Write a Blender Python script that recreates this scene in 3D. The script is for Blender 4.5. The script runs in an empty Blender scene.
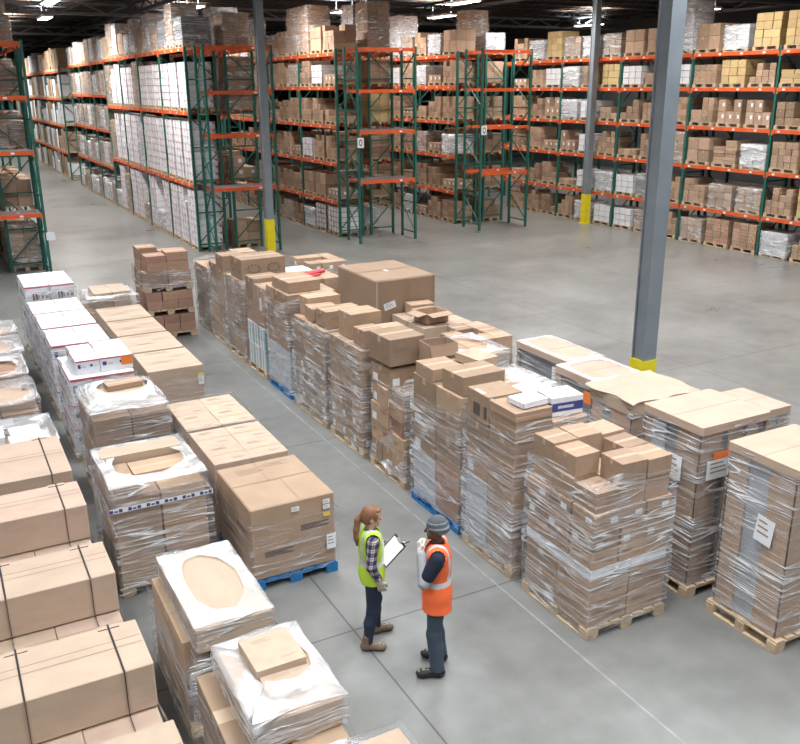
import bpy, bmesh, math, random
import numpy as np
from mathutils import Vector, Matrix

SC = bpy.context.scene
COL = SC.collection
RND = random.Random(7)

# ------------------------------------------------------------------ camera
YAW, PIT, ROLL, FPX, CAMH = .4872, .3167, -.0073, 873.876, 5.75
_f = Vector((math.sin(YAW)*math.cos(PIT), math.cos(YAW)*math.cos(PIT), -math.sin(PIT)))
_r = Vector((math.cos(YAW), -math.sin(YAW), 0)); _u = _r.cross(_f)
_r2 = math.cos(ROLL)*_r + math.sin(ROLL)*_u
_u2 = -math.sin(ROLL)*_r + math.cos(ROLL)*_u
cd = bpy.data.cameras.new('camera'); cam = bpy.data.objects.new('camera', cd); COL.objects.link(cam)
cd.lens = 36*FPX/800; cd.sensor_width = 36; cd.clip_end = 400
M = Matrix((( _r2.x, _u2.x, -_f.x, 0), (_r2.y, _u2.y, -_f.y, 0), (_r2.z, _u2.z, -_f.z, CAMH), (0, 0, 0, 1)))
cam.matrix_world = M
SC.camera = cam

# ------------------------------------------------------------------ world, light, exposure
w = bpy.data.worlds.new('world'); SC.world = w; w.use_nodes = True
w.node_tree.nodes['Background'].inputs[0].default_value = (.9, .95, 1, 1)
w.node_tree.nodes['Background'].inputs[1].default_value = .3
SC.view_settings.view_transform = 'Standard'; SC.view_settings.look = 'None'
SC.view_settings.gamma = 1; SC.view_settings.use_curve_mapping = False
SC.view_settings.exposure = .42
SC.cycles.max_bounces = 6; SC.cycles.diffuse_bounces = 2; SC.cycles.glossy_bounces = 3
SC.cycles.transparent_max_bounces = 14; SC.cycles.transmission_bounces = 2
SC.cycles.sample_clamp_indirect = 4; SC.cycles.caustics_reflective = False; SC.cycles.caustics_refractive = False

def area(name, loc, sx, sy, power, col=(1, .985, .96), spread=150):
    l = bpy.data.lights.new(name, 'AREA'); l.shape = 'RECTANGLE'; l.size = sx; l.size_y = sy
    l.energy = power; l.color = col; l.spread = math.radians(spread)
    o = bpy.data.objects.new(name, l); o.location = loc; COL.objects.link(o); return o
# added overhead lamps, out of view, for soft light on the staging floor
FILL_AT = [(-3, 2), (4, -3), (-3, 11), (4.5, 5), (11, 0), (11, 9), (18, 8), (4.5, 14), (11, 18), (18, 18), (-2, 22), (4.5, 24)]
for sx, sy in FILL_AT:
    area('overhead_fill', (sx, sy, 9.75), 2.4, 3.6, 300, (.95, .975, 1), 128)
# high-bay fixtures (lens geometry is built with the ceiling)
LAMPS = [(6, 33), (12.5, 33.5), (22.7, 30.5), (22.7, 22), (12.5, 44.5), (20, 43.5), (26.5, 44.8), (6, 44), (7, 54), (6, 66), (6, 80),
         (17.9, 36), (23, 37), (25.5, 54), (36.7, 35.8), (39, 47.4), (23, 14), (17, 26), (14, 54), (6, 95), (30, 30)]
for lx, ly in LAMPS:
    area('fixture_light', (lx, ly, 9.3), .5, 2.3, 520 if lx in (6, 7) else 250, (1, .98, .95))
    u = area('added_uplight', (lx, ly, 9.48), .5, 2.3, 420, (1, .98, .95)); u.rotation_euler.x = math.pi  # added upward lamp on each fixture, brightens the roof

# ------------------------------------------------------------------ materials
def nt(name):
    m = bpy.data.materials.new(name); m.use_nodes = True
    t = m.node_tree; b = t.nodes['Principled BSDF']; return m, t, b
def link(t, a, b): t.links.new(a, b)
def node(t, typ, **kw):
    n = t.nodes.new(typ)
    for k, v in kw.items(): setattr(n, k, v)
    return n
def flat(name, col, rough=.6, metal=0, spec=.4, noise=.0, scale=8):
    m, t, b = nt(name)
    b.inputs['Roughness'].default_value = rough; b.inputs['Metallic'].default_value = metal
    b.inputs['Specular IOR Level'].default_value = spec
    if noise:
        tc = node(t, 'ShaderNodeTexCoord'); n = node(t, 'ShaderNodeTexNoise'); n.inputs['Scale'].default_value = scale
        n.inputs['Detail'].default_value = 5
        link(t, tc.outputs['Object'], n.inputs['Vector'])
        r = node(t, 'ShaderNodeValToRGB')
        r.color_ramp.elements[0].position = .3; r.color_ramp.elements[1].position = .7
        r.color_ramp.elements[0].color = (*[c*(1-noise) for c in col], 1)
        r.color_ramp.elements[1].color = (*[min(1, c*(1+noise)) for c in col], 1)
        link(t, n.outputs['Fac'], r.inputs['Fac']); link(t, r.outputs['Color'], b.inputs['Base Color'])
    else: b.inputs['Base Color'].default_value = (*col, 1)
    return m
def card(name, col, var=.18, hv=.012):
    """paper board: fine fibre noise, each carton a little different"""
    m, t, b = nt(name)
    b.inputs['Roughness'].default_value = .75; b.inputs['Specular IOR Level'].default_value = .25
    oi = node(t, 'ShaderNodeObjectInfo'); tc = node(t, 'ShaderNodeTexCoord')
    n = node(t, 'ShaderNodeTexNoise'); n.inputs['Scale'].default_value = 3.5; n.inputs['Detail'].default_value = 6
    mp = node(t, 'ShaderNodeMapping'); link(t, tc.outputs['Object'], mp.inputs['Vector'])
    cmb = node(t, 'ShaderNodeCombineXYZ')
    for i in range(3): link(t, oi.outputs['Random'], cmb.inputs[i])
    sc = node(t, 'ShaderNodeVectorMath', operation='SCALE'); sc.inputs['Scale'].default_value = 30
    link(t, cmb.outputs[0], sc.inputs[0]); link(t, sc.outputs[0], mp.inputs['Location'])
    link(t, mp.outputs[0], n.inputs['Vector'])
    h = node(t, 'ShaderNodeHueSaturation'); h.inputs['Color'].default_value = (*col, 1)
    mr = node(t, 'ShaderNodeMapRange'); mr.inputs['To Min'].default_value = 1-var; mr.inputs['To Max'].default_value = 1+var
    link(t, oi.outputs['Random'], mr.inputs['Value'])
    m2 = node(t, 'ShaderNodeMapRange'); m2.inputs['From Min'].default_value = .3; m2.inputs['From Max'].default_value = .7
    m2.inputs['To Min'].default_value = .92; m2.inputs['To Max'].default_value = 1.06
    link(t, n.outputs['Fac'], m2.inputs['Value'])
    mu = node(t, 'ShaderNodeMath', operation='MULTIPLY'); link(t, mr.outputs[0], mu.inputs[0]); link(t, m2.outputs[0], mu.inputs[1])
    link(t, mu.outputs[0], h.inputs['Value'])
    fr = node(t, 'ShaderNodeMath', operation='FRACT'); mm = node(t, 'ShaderNodeMath', operation='MULTIPLY'); mm.inputs[1].default_value = 17.3
    link(t, oi.outputs['Random'], mm.inputs[0]); link(t, mm.outputs[0], fr.inputs[0])
    m3 = node(t, 'ShaderNodeMapRange'); m3.inputs['To Min'].default_value = .5-hv*.4; m3.inputs['To Max'].default_value = .5+hv
    link(t, fr.outputs[0], m3.inputs['Value']); link(t, m3.outputs[0], h.inputs['Hue'])
    link(t, h.outputs[0], b.inputs['Base Color'])
    return m
MT = {}
MT['card'] = card('cardboard', (.43, .295, .207), .24, .007)
MT['kraft'] = card('pale_cardboard', (.515, .385, .298), .06)
MT['yellow'] = card('yellow_kraft', (.55, .40, .20), .12)
MT['pinkc'] = card('reddish_cardboard', (.40, .235, .175), .12)
MT['dark'] = card('dark_cardboard', (.33, .22, .15), .2)
MT['whitec'] = card('white_cardboard', (.83, .83, .86), .05, 0)
MT['seam'] = flat('carton_seam_shadow', (.36, .36, .40), .9)  # shadow of the gaps between white cartons, painted as grey edge strips
MT['silver'] = card('grey_plastic_pack', (.60, .62, .66), .12, 0)
MT['tape'] = flat('packing_tape', (.52, .385, .265), .35)
MT['label'] = flat('paper_label', (.82, .83, .85), .6)
MT['ink'] = flat('carton_print', (.13, .10, .085), .8)
MT['softink'] = flat('faint_carton_print', (.30, .205, .14), .8)
MT['faint'] = flat('barely_visible_carton_print', (.41, .295, .215), .8)
MT['red'] = flat('red_print', (.55, .06, .07), .7)
MT['navy'] = flat('navy_print', (.06, .07, .25), .7)
MT['orangel'] = flat('orange_sticker', (.95, .24, .05), .6)
MT['yellowl'] = flat('yellow_sticker', (.85, .6, .08), .6)
MT['teal'] = flat('teal_plastic', (.20, .36, .38), .4)
MT['wood'] = flat('pallet_wood', (.56, .42, .28), .8, noise=.25, scale=9)
MT['blue'] = flat('blue_pallet_paint', (.02, .17, .42), .6, noise=.2, scale=10)
MT['green'] = flat('rack_green_paint', (.022, .125, .098), .45, noise=.15, scale=3)
MT['orange'] = flat('rack_orange_paint', (.72, .115, .03), .45, noise=.12, scale=2)
MT['deck'] = flat('wire_deck_steel', (.42, .42, .44), .45, .5)
MT['steel'] = flat('column_grey_paint', (.225, .255, .28), .5, noise=.1, scale=2)
MT['safety'] = flat('safety_yellow_paint', (.80, .66, .02), .5, noise=.08, scale=5)
MT['strap'] = flat('black_strap', (.025, .025, .03), .4)
MT['greybox'] = flat('grey_appliance_wrap', (.20, .205, .22), .3, noise=.2, scale=5)
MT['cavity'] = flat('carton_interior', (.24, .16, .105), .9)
MT['foam'] = flat('pale_foam_strip', (.42, .44, .47), .5, noise=.15, scale=4)

def film(name, base, amp, tint=(.9, .91, .93), width=.05, patch=.25, rough=.13, sc=1.0):
    """stretch film: clear plastic with milky patches; bright filaments paint the highlights along bunched folds"""
    m, t, b = nt(name)
    b.inputs['Base Color'].default_value = (*tint, 1); b.inputs['Roughness'].default_value = rough
    b.inputs['Specular IOR Level'].default_value = .7
    tc = node(t, 'ShaderNodeTexCoord'); oi = node(t, 'ShaderNodeObjectInfo')
    mu = node(t, 'ShaderNodeMath', operation='MULTIPLY'); mu.inputs[1].default_value = 60; link(t, oi.outputs['Random'], mu.inputs[0])
    def noise(rot, scl, det, dist):
        mp = node(t, 'ShaderNodeMapping'); mp.inputs['Rotation'].default_value = rot; mp.inputs['Scale'].default_value = [q*sc for q in scl]
        link(t, tc.outputs['Object'], mp.inputs['Vector'])
        n = node(t, 'ShaderNodeTexNoise', noise_dimensions='4D'); n.inputs['Scale'].default_value = 1
        n.inputs['Detail'].default_value = det; n.inputs['Distortion'].default_value = dist; n.inputs['Roughness'].default_value = .45
        link(t, mu.outputs[0], n.inputs['W']); link(t, mp.outputs[0], n.inputs['Vector']); return n.outputs['Fac']
    def ridge(sock, wd):
        s = node(t, 'ShaderNodeMath', operation='SUBTRACT'); s.inputs[1].default_value = .5; link(t, sock, s.inputs[0])
        q = node(t, 'ShaderNodeMath', operation='ABSOLUTE'); link(t, s.outputs[0], q.inputs[0])
        r = node(t, 'ShaderNodeMapRange', interpolation_type='SMOOTHSTEP'); r.inputs['From Min'].default_value = 0; r.inputs['From Max'].default_value = wd
        r.inputs['To Min'].default_value = 1; r.inputs['To Max'].default_value = 0; link(t, q.outputs[0], r.inputs['Value']); return r.outputs[0]
    r1 = ridge(noise((.30, .26, 0), (.55, .55, 8), 1, .12), width); r2 = ridge(noise((-.85, .8, 0), (.6, .6, 7), 1, .1), width*.6); r3 = ridge(noise((.06, -.05, .2), (.35, .35, 15), 1, .15), width*.8)
    lo = noise((0, .3, 0), (2.2, 2.2, 3.2), 3, .8)
    pm = node(t, 'ShaderNodeMapRange', interpolation_type='SMOOTHSTEP'); pm.inputs['From Min'].default_value = .50; pm.inputs['From Max'].default_value = .68; link(t, lo, pm.inputs['Value'])
    x1 = node(t, 'ShaderNodeMath', operation='MAXIMUM'); link(t, r1, x1.inputs[0]); link(t, r2, x1.inputs[1])
    x2 = node(t, 'ShaderNodeMath', operation='MAXIMUM'); link(t, x1.outputs[0], x2.inputs[0]); link(t, r3, x2.inputs[1])
    gate = node(t, 'ShaderNodeMapRange'); gate.inputs['From Min'].default_value = .36; gate.inputs['From Max'].default_value = .62; gate.inputs['To Min'].default_value = .25; link(t, lo, gate.inputs['Value'])
    g = node(t, 'ShaderNodeMath', operation='MULTIPLY'); link(t, x2.outputs[0], g.inputs[0]); link(t, gate.outputs[0], g.inputs[1])
    fa = node(t, 'ShaderNodeMath', operation='MULTIPLY_ADD'); fa.inputs[1].default_value = amp; fa.inputs[2].default_value = base; link(t, g.outputs[0], fa.inputs[0])  # fold highlights painted in as whiter, more opaque film
    fb = node(t, 'ShaderNodeMath', operation='MULTIPLY_ADD', use_clamp=True); fb.inputs[1].default_value = patch; link(t, pm.outputs[0], fb.inputs[0]); link(t, fa.outputs[0], fb.inputs[2])
    bp = node(t, 'ShaderNodeBump'); bp.inputs['Strength'].default_value = .8; bp.inputs['Distance'].default_value = .03
    link(t, g.outputs[0], bp.inputs['Height']); link(t, bp.outputs[0], b.inputs['Normal'])
    tr = node(t, 'ShaderNodeBsdfTransparent'); tr.inputs[0].default_value = (.97, .97, .975, 1)
    ms = node(t, 'ShaderNodeMixShader'); link(t, fb.outputs[0], ms.inputs[0]); link(t, tr.outputs[0], ms.inputs[1]); link(t, b.outputs[0], ms.inputs[2])
    link(t, ms.outputs[0], t.nodes['Material Output'].inputs['Surface'])
    return m
MT['film'] = film('stretch_film', .06, .68, width=.038, patch=.16)
MT['filmlight'] = film('thin_stretch_film', .03, .42, width=.022, patch=.05)
MT['filmdense'] = film('dense_stretch_film', .22, .60, (.93, .93, .94), width=.05, patch=.32)
MT['filmwhite'] = film('milky_stretch_film', .28, .46, (.95, .95, .955), width=.06, patch=.34, sc=1.2)

# ------------------------------------------------------------------ mesh helpers
class MB:
    """collects boxes and bars into one mesh; material slots by key"""
    def __init__(s): s.v = []; s.f = []; s.mi = []; s.mats = []
    def slot(s, k):
        if k not in s.mats: s.mats.append(k)
        return s.mats.index(k)
    def box(s, x0, x1, y0, y1, z0, z1, k):
        b = len(s.v); i = s.slot(k)
        s.v += [(x, y, z) for z in (z0, z1) for y in (y0, y1) for x in (x0, x1)]
        for f in ((0, 2, 3, 1), (4, 5, 7, 6), (0, 1, 5, 4), (2, 6, 7, 3), (0, 4, 6, 2), (1, 3, 7, 5)):
            s.f.append(tuple(b+q for q in f)); s.mi.append(i)
    def quad(s, pts, k):
        b = len(s.v); s.v += [tuple(p) for p in pts]; s.f.append(tuple(range(b, b+len(pts)))); s.mi.append(s.slot(k))
    def bar(s, a, b_, w, h, k, up=(0, 0, 1)):
        a = Vector(a); b_ = Vector(b_); d = (b_-a).normalized(); up = Vector(up)
        if abs(d.dot(up)) > .98: up = Vector((1, 0, 0))
        sx = d.cross(up).normalized()*w/2; sz = sx.cross(d).normalized()*h/2
        n = len(s.v); i = s.slot(k)
        for p in (a, b_):
            for q in (-sx-sz, sx-sz, sx+sz, -sx+sz): s.v.append(tuple(p+q))
        for f in ((0, 1, 2, 3), (7, 6, 5, 4), (0, 4, 5, 1), (1, 5, 6, 2), (2, 6, 7, 3), (3, 7, 4, 0)):
            s.f.append(tuple(n+q for q in f)); s.mi.append(i)
    def tube(s, pts, r, k, n=8):
        i = s.slot(k); rings = []
        for j, p in enumerate(pts):
            p = Vector(p); d = (Vector(pts[min(j+1, len(pts)-1)])-Vector(pts[max(j-1, 0)])).normalized()
            u = d.orthogonal().normalized(); v = d.cross(u); b = len(s.v)
            s.v += [tuple(p+(u*math.cos(2*math.pi*q/n)+v*math.sin(2*math.pi*q/n))*r) for q in range(n)]; rings.append(b)
        for a, b in zip(rings, rings[1:]):
            for q in range(n): s.f.append((a+q, a+(q+1) % n, b+(q+1) % n, b+q)); s.mi.append(i)
        s.f.append(tuple(rings[0]+q for q in reversed(range(n)))); s.mi.append(i)
        s.f.append(tuple(rings[-1]+q for q in range(n))); s.mi.append(i)
    def mesh(s, name, smooth=False):
        m = bpy.data.meshes.new(name); m.from_pydata(s.v, [], s.f)
        for k in s.mats: m.materials.append(MT[k])
        m.polygons.foreach_set('material_index', s.mi)
        if smooth: m.polygons.foreach_set('use_smooth', [True]*len(s.f))
        m.update(); return m
def obj(name, mesh, parent=None, loc=(0, 0, 0), rz=0, scale=None):
    if isinstance(mesh, MB): mesh = mesh.mesh(name)
    o = bpy.data.objects.new(name, mesh); COL.objects.link(o); o.location = loc
    if rz: o.rotation_euler.z = rz
    if scale: o.scale = scale
    if parent: o.parent = parent
    return o
def tag(o, label, cat, group=None):
    o['label'] = label; o['category'] = cat
    if group: o['group'] = group
    return o
def thing(name, label, cat, loc, group=None, rz=0):
    return tag(obj(name, None, None, loc, rz), label, cat, group)
def struct(name, mesh, loc=(0, 0, 0)):
    o = obj(name, mesh, None, loc); o['kind'] = 'structure'; return o

# ---- cartons: unit cube (-.5...5, -.5...5, 0..1), bevelled, with tape, labels and print on its faces
def carton_mesh(name, body, decals):
    bm = bmesh.new(); bmesh.ops.create_cube(bm, size=1)
    bmesh.ops.translate(bm, verts=bm.verts, vec=(0, 0, .5))
    bmesh.ops.bevel(bm, geom=bm.edges[:], offset=.014, segments=1, affect='EDGES')
    mats = [body]
    for face, u0, u1, v0, v1, k in decals:
        if k not in mats: mats.append(k)
        e = .505
        for fc in {'side': '-x+x-y+y', 'front': '-y-x', 'ends': '-y+y', 'flank': '-x+x', 'top': 't', '-x': '-x', '-y': '-y'}[face].replace('x', 'x ').replace('y', 'y ').split():
            P = []
            for u, v in ((u0, v0), (u1, v0), (u1, v1), (u0, v1)):
                P.append({'t': (u, v, 1.005), '-x': (-e, -u, v), '+x': (e, u, v), '-y': (u, -e, v), '+y': (-u, e, v)}[fc])
            f = bm.faces.new([bm.verts.new(p) for p in P]); f.material_index = mats.index(k)
    m = bpy.data.meshes.new(name); bm.to_mesh(m); bm.free()
    for k in mats: m.materials.append(MT[k])
    return m
SEAM = [('top', -.5, .5, -.005, .005, 'ink'), ('top', -.5, .5, -.075, .075, 'tape'), ('flank', -.075, .075, .72, .995, 'tape')]
SEAM2 = [('top', -.485, .485, -.006, .006, 'softink')]
def lines(face, u, v, n, w, h=.03, k='softink'): return [(face, u, u+w*(1-.25*(i % 2)), v-i*h*1.8, v-i*h*1.8+h, k) for i in range(n)]
CM = {}
def cm(k):
    if k not in CM:
        T = [('top', -.49, .49, -.07, .07, 'tape'), ('flank', -.07, .07, .75, .99, 'tape')]
        spec = {
            'plain': ('card', T),
            'print': ('card', T + lines('side', -.38, .62, 3, .4) + lines('side', .1, .3, 2, .28) + lines('top', -.35, .38, 2, .5, .025)),
            'label': ('card', T + [('front', .08, .36, .42, .74, 'label')] + lines('side', -.4, .55, 2, .3)),
            'label2': ('card', T + [('front', -.40, -.14, .12, .5, 'label'), ('front', .12, .4, .7, .76, 'softink')]),
            'cornerlabel': ('card', [('front', .2, .46, .55, .9, 'label'), ('front', -.4, -.05, .15, .22, 'ink')]),
            'flat': ('card', []),
            'bare': ('kraft', []), 'kraft': ('kraft', [('top', -.49, .49, -.006, .006, 'softink')]),
            'topflat': ('kraft', [('top', -.49, .49, -.05, .05, 'tape')] + lines('top', -.3, .33, 3, .4, .022, 'faint') + lines('top', .05, -.3, 2, .34, .02, 'faint')),
            'bigprint': ('card', [('top', -.49, .49, .02, .028, 'softink'), ('top', -.05, -.042, .028, .49, 'softink'), ('top', .08, .088, -.49, .02, 'softink')] + lines('top', .05, .4, 3, .3, .018, 'faint') + lines('side', .08, .62, 3, .34, .016, 'ink') + lines('side', -.36, .36, 3, .34, .016, 'ink') + lines('top', -.32, .36, 4, .34, .02, 'faint')),
            'eyes': ('card', T + [('side', -.25+.13*math.cos(a), -.25+.13*math.cos(a)+.05, .48+.2*math.sin(a), .48+.2*math.sin(a)+.05, 'ink') for a in [i*.63 for i in range(10)]]
                     + [('side', .2+.13*math.cos(a), .2+.13*math.cos(a)+.05, .48+.2*math.sin(a), .48+.2*math.sin(a)+.05, 'ink') for a in [i*.63 for i in range(10)]]),
            'handle': ('card', [('top', -.48, -.38, -.2, .2, 'label'), ('-x', -.2, .12, .2, .62, 'ink'), ('-x', .3, .45, .2, .62, 'ink'), ('-y', -.3, .1, .25, .6, 'ink'), ('-y', -.46, -.36, .3, .95, 'label')]
                       + [('top', .05+.16*math.cos(a), .05+.16*math.cos(a)+.02, .2*math.sin(a), .2*math.sin(a)+.02, 'softink') for a in [i*.35 for i in range(9)]]),
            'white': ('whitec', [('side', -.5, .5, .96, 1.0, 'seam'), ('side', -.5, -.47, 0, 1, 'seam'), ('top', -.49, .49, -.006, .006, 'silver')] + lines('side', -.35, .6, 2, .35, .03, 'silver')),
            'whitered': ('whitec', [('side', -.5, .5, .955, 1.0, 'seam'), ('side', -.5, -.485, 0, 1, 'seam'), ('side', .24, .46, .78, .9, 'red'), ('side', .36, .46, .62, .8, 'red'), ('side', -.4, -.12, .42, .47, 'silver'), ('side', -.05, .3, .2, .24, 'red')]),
            'mail': ('whitec', [('side', -.49, .49, .88, .965, 'red'), ('side', -.42, -.3, .45, .72, 'navy'), ('side', -.26, -.1, .5, .6, 'silver'), ('side', .1, .2, .5, .68, 'navy'), ('side', .24, .42, .52, .6, 'silver'), ('top', -.49, .49, -.005, .005, 'silver'), ('top', -.49, -.46, .1, .4, 'navy')]),
            'mailtext': ('whitec', [('side', -.49, .49, .9, .96, 'red'), ('side', -.2, -.12, .4, .66, 'ink'), ('side', -.08, 0, .4, .66, 'ink'), ('side', .02, .07, .44, .62, 'softink'), ('side', .16, .24, .45, .6, 'softink'), ('side', .32, .46, .45, .58, 'softink'), ('top', -.49, .49, -.005, .005, 'silver')]),
            'yellow': ('yellow', T),
            'whiteflat': ('whitec', []),
            'yelprint': ('yellow', T + lines('side', -.35, .5, 2, .6)),
            'redspot': ('card', [('side', .16, .34, .3, .58, 'red'), ('side', -.36, -.2, .4, .6, 'softink'), ('side', -.05, .08, .62, .76, 'softink')]),
            'pink': ('pinkc', [('top', -.49, .49, -.06, .06, 'tape')] + lines('side', -.36, .55, 2, .3) + lines('side', .12, .55, 2, .25)),
            'dark': ('dark', T),
            'teal': ('whitec', [('side', -.49, -.38, .02, .98, 'teal'), ('side', .38, .49, .02, .98, 'teal'), ('side', -.05, .05, .02, .9, 'teal')]),
            'silver': ('silver', [('side', -.49, .49, .3, .34, 'whitec')]),
            'violet': ('whitec', [('side', -.49, .49, .25, .7, 'navy'), ('side', -.3, .2, .4, .55, 'label')]),
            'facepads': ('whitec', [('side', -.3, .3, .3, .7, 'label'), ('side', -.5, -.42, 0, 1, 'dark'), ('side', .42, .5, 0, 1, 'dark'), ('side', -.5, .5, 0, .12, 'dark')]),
        }[k]
        CM[k] = carton_mesh('carton_'+k, *spec)
    return CM[k]
SLEEVE = {'silver': 'plastic_pack'}

def pallet_mesh(key):
    m = MB()                                            # 1.0 x 1.2 x .14, centred
    for y in (-.53, 0, .53):
        for x in (-.43, 0, .43): m.box(x-.07, x+.07, y-.07, y+.07, .02, .1, key)
        m.box(-.5, .5, y-.07, y+.07, .1, .12, key)
    for i in range(7):
        x = -.5+.07+i*(1-.14)/6; m.box(x-.055, x+.055, -.6, .6, .12, .14, key)
    for x in (-.44, 0, .44): m.box(x-.06, x+.06, -.6, .6, 0, .02, key)
    return m.mesh('pallet_'+key)
PM = {'wood': pallet_mesh('wood'), 'blue': pallet_mesh('blue')}
def pallet(parent, w, d, z=0, key='wood', x=0, y=0):
    return obj('pallet', PM[key], parent, (x, y, z), 0, (w, d/1.2, 1))

def carton(parent, x, y, z, sx, sy, h, var, rz=0):
    return obj(SLEEVE.get(var, 'carton'), cm(var), parent, (x, y, z), rz, (sx, sy, h))
def fill(parent, w, d, z0, cols, jit=.006, rot=.012, rnd=RND):
    """columns of cartons in fractional footprint coordinates: (u0,u1,v0,v1,[(h,var),...])"""
    gap = .012 if jit > .005 else .004
    for u0, u1, v0, v1, stack in cols:
        z = z0
        for h, var in stack:
            if var is not None:
                sx, sy = (u1-u0)*w, (v1-v0)*d
                r = rnd.uniform(-rot, rot)
                carton(parent, ((u0+u1)/2-.5)*w+rnd.uniform(-jit, jit), ((v0+v1)/2-.5)*d+rnd.uniform(-jit, jit), z,
                       sx-gap, sy-gap, h-.004, var, r)
            z += h
def grid(nx, ny, stack, u=(0, 1), v=(0, 1), solid=False, skip=()):
    out = []
    for i in range(nx):
        for j in range(ny):
            if (i, j) in skip: continue
            st = stack
            if not solid and 0 < i < nx-1 and 0 < j < ny-1: st = [(h, None) for h, _ in stack[:-1]]+stack[-1:]
            out.append((u[0]+(u[1]-u[0])*i/nx, u[0]+(u[1]-u[0])*(i+1)/nx, v[0]+(v[1]-v[0])*j/ny, v[0]+(v[1]-v[0])*(j+1)/ny, st))
    return out
def L(n, h, var): return [(h, var)]*n

def perimeter(hw, hd, n=14, c=.03):
    pts = []
    for (x0, y0, x1, y1) in ((-hw, -hd, hw, -hd), (hw, -hd, hw, hd), (hw, hd, -hw, hd), (-hw, hd, -hw, -hd)):
        for i in range(n):
            t = .5-.5*math.cos(math.pi*(i+.0)/n); pts.append([x0+(x1-x0)*t, y0+(y1-y0)*t])
        # cut the corner slightly
    for k in range(4):
        p = pts[k*n]; p[0] *= 1-c*.35; p[1] *= 1-c*.35
    return pts
def shell(parent, w, d, z0, z1, key='film', top=None, hole=(.3, .3), topkey=None, prof=None, amp=.01, off=.018, seed=None, cx=0, cy=0, sag=.0, nz=15, dz=None, holec=(0, 0)):
    """stretch wrap round a load; prof(t)->(dw,dd,ox,oy) widens or shifts it with height; top: None open, 'closed', 'hole'"""
    rnd = random.Random(seed if seed is not None else RND.random())
    ph = [(rnd.uniform(0, 6), rnd.uniform(4, 11), rnd.uniform(-9, 9)) for _ in range(5)]
    n = 14; N = 4*n
    mb = MB(); rings = []; i0 = mb.slot(key)
    for j in range(nz+1):
        t = j/nz; dw, dd, ox, oy = prof(t) if prof else (0, 0, 0, 0)
        P = perimeter(w/2+off+dw, d/2+off+dd, n); b = len(mb.v)
        for q, (x, y) in enumerate(P):
            a = q/N*2*math.pi
            z = z0+(z1-z0)*t
            s = sum(math.sin(p0+fz*(z*1.2)+ka*round(1)*a) for p0, fz, ka in [(p[0], p[1], round(p[2])) for p in ph])/5
            r = amp*s + rnd.uniform(-.3, .3)*amp
            l = math.hypot(x, y)
            zz = z
            if j == nz and dz: zz += dz(a)
            if j == 0: zz += rnd.uniform(-.03, .04)
            mb.v.append((x+x/l*r+ox+cx, y+y/l*r+oy+cy, zz))
        if rings:
            a0 = rings[-1]
            for q in range(N): mb.f.append((a0+q, a0+(q+1) % N, b+(q+1) % N, b+q)); mb.mi.append(i0)
        rings.append(b)
    if top:
        i1 = mb.slot(topkey or key); prev = rings[-1]
        K = 7
        P = [mb.v[prev+q] for q in range(N)]; ex = hole[2] if len(hole) > 2 else 1; sp_ = lambda c: math.copysign(abs(c)**ex, c)
        pcx = sum(p[0] for p in P)/N; pcy = sum(p[1] for p in P)/N
        for k in range(1, K+1):
            t = k/K; b = len(mb.v)
            for q in range(N):
                p = P[q]; ang = math.atan2((p[1]-pcy)/(d/2), (p[0]-pcx)/(w/2))
                if top == 'hole':
                    hx = pcx+holec[0]+hole[0]*sp_(math.cos(ang))*(1+.05*math.sin(3*ang+ph[0][0])+.02*math.sin(11*ang)); hy = pcy+holec[1]+hole[1]*sp_(math.sin(ang))*(1+.05*math.sin(2*ang+ph[1][0])+.025*math.sin(9*ang+1))
                else: hx = pcx+.02*math.cos(ang); hy = pcy+.02*math.sin(ang)
                mb.v.append((p[0]+(hx-p[0])*t, p[1]+(hy-p[1])*t, p[2]+rnd.uniform(-.2, .2)*amp+.012*math.sin(9*ang*0+6*t+ph[2][0])*amp*20*.3-sag*math.sin(min(1, t*1.2)*math.pi/2)))
            for q in range(N): mb.f.append((prev+q, prev+(q+1) % N, b+(q+1) % N, b+q)); mb.mi.append(i1)
            prev = b
        if top == 'closed':
            mb.f.append(tuple(prev+q for q in range(N))); mb.mi.append(i1)
    o = obj('stretch_wrap', mb.mesh('stretch_wrap', True), parent)
    return o

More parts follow.
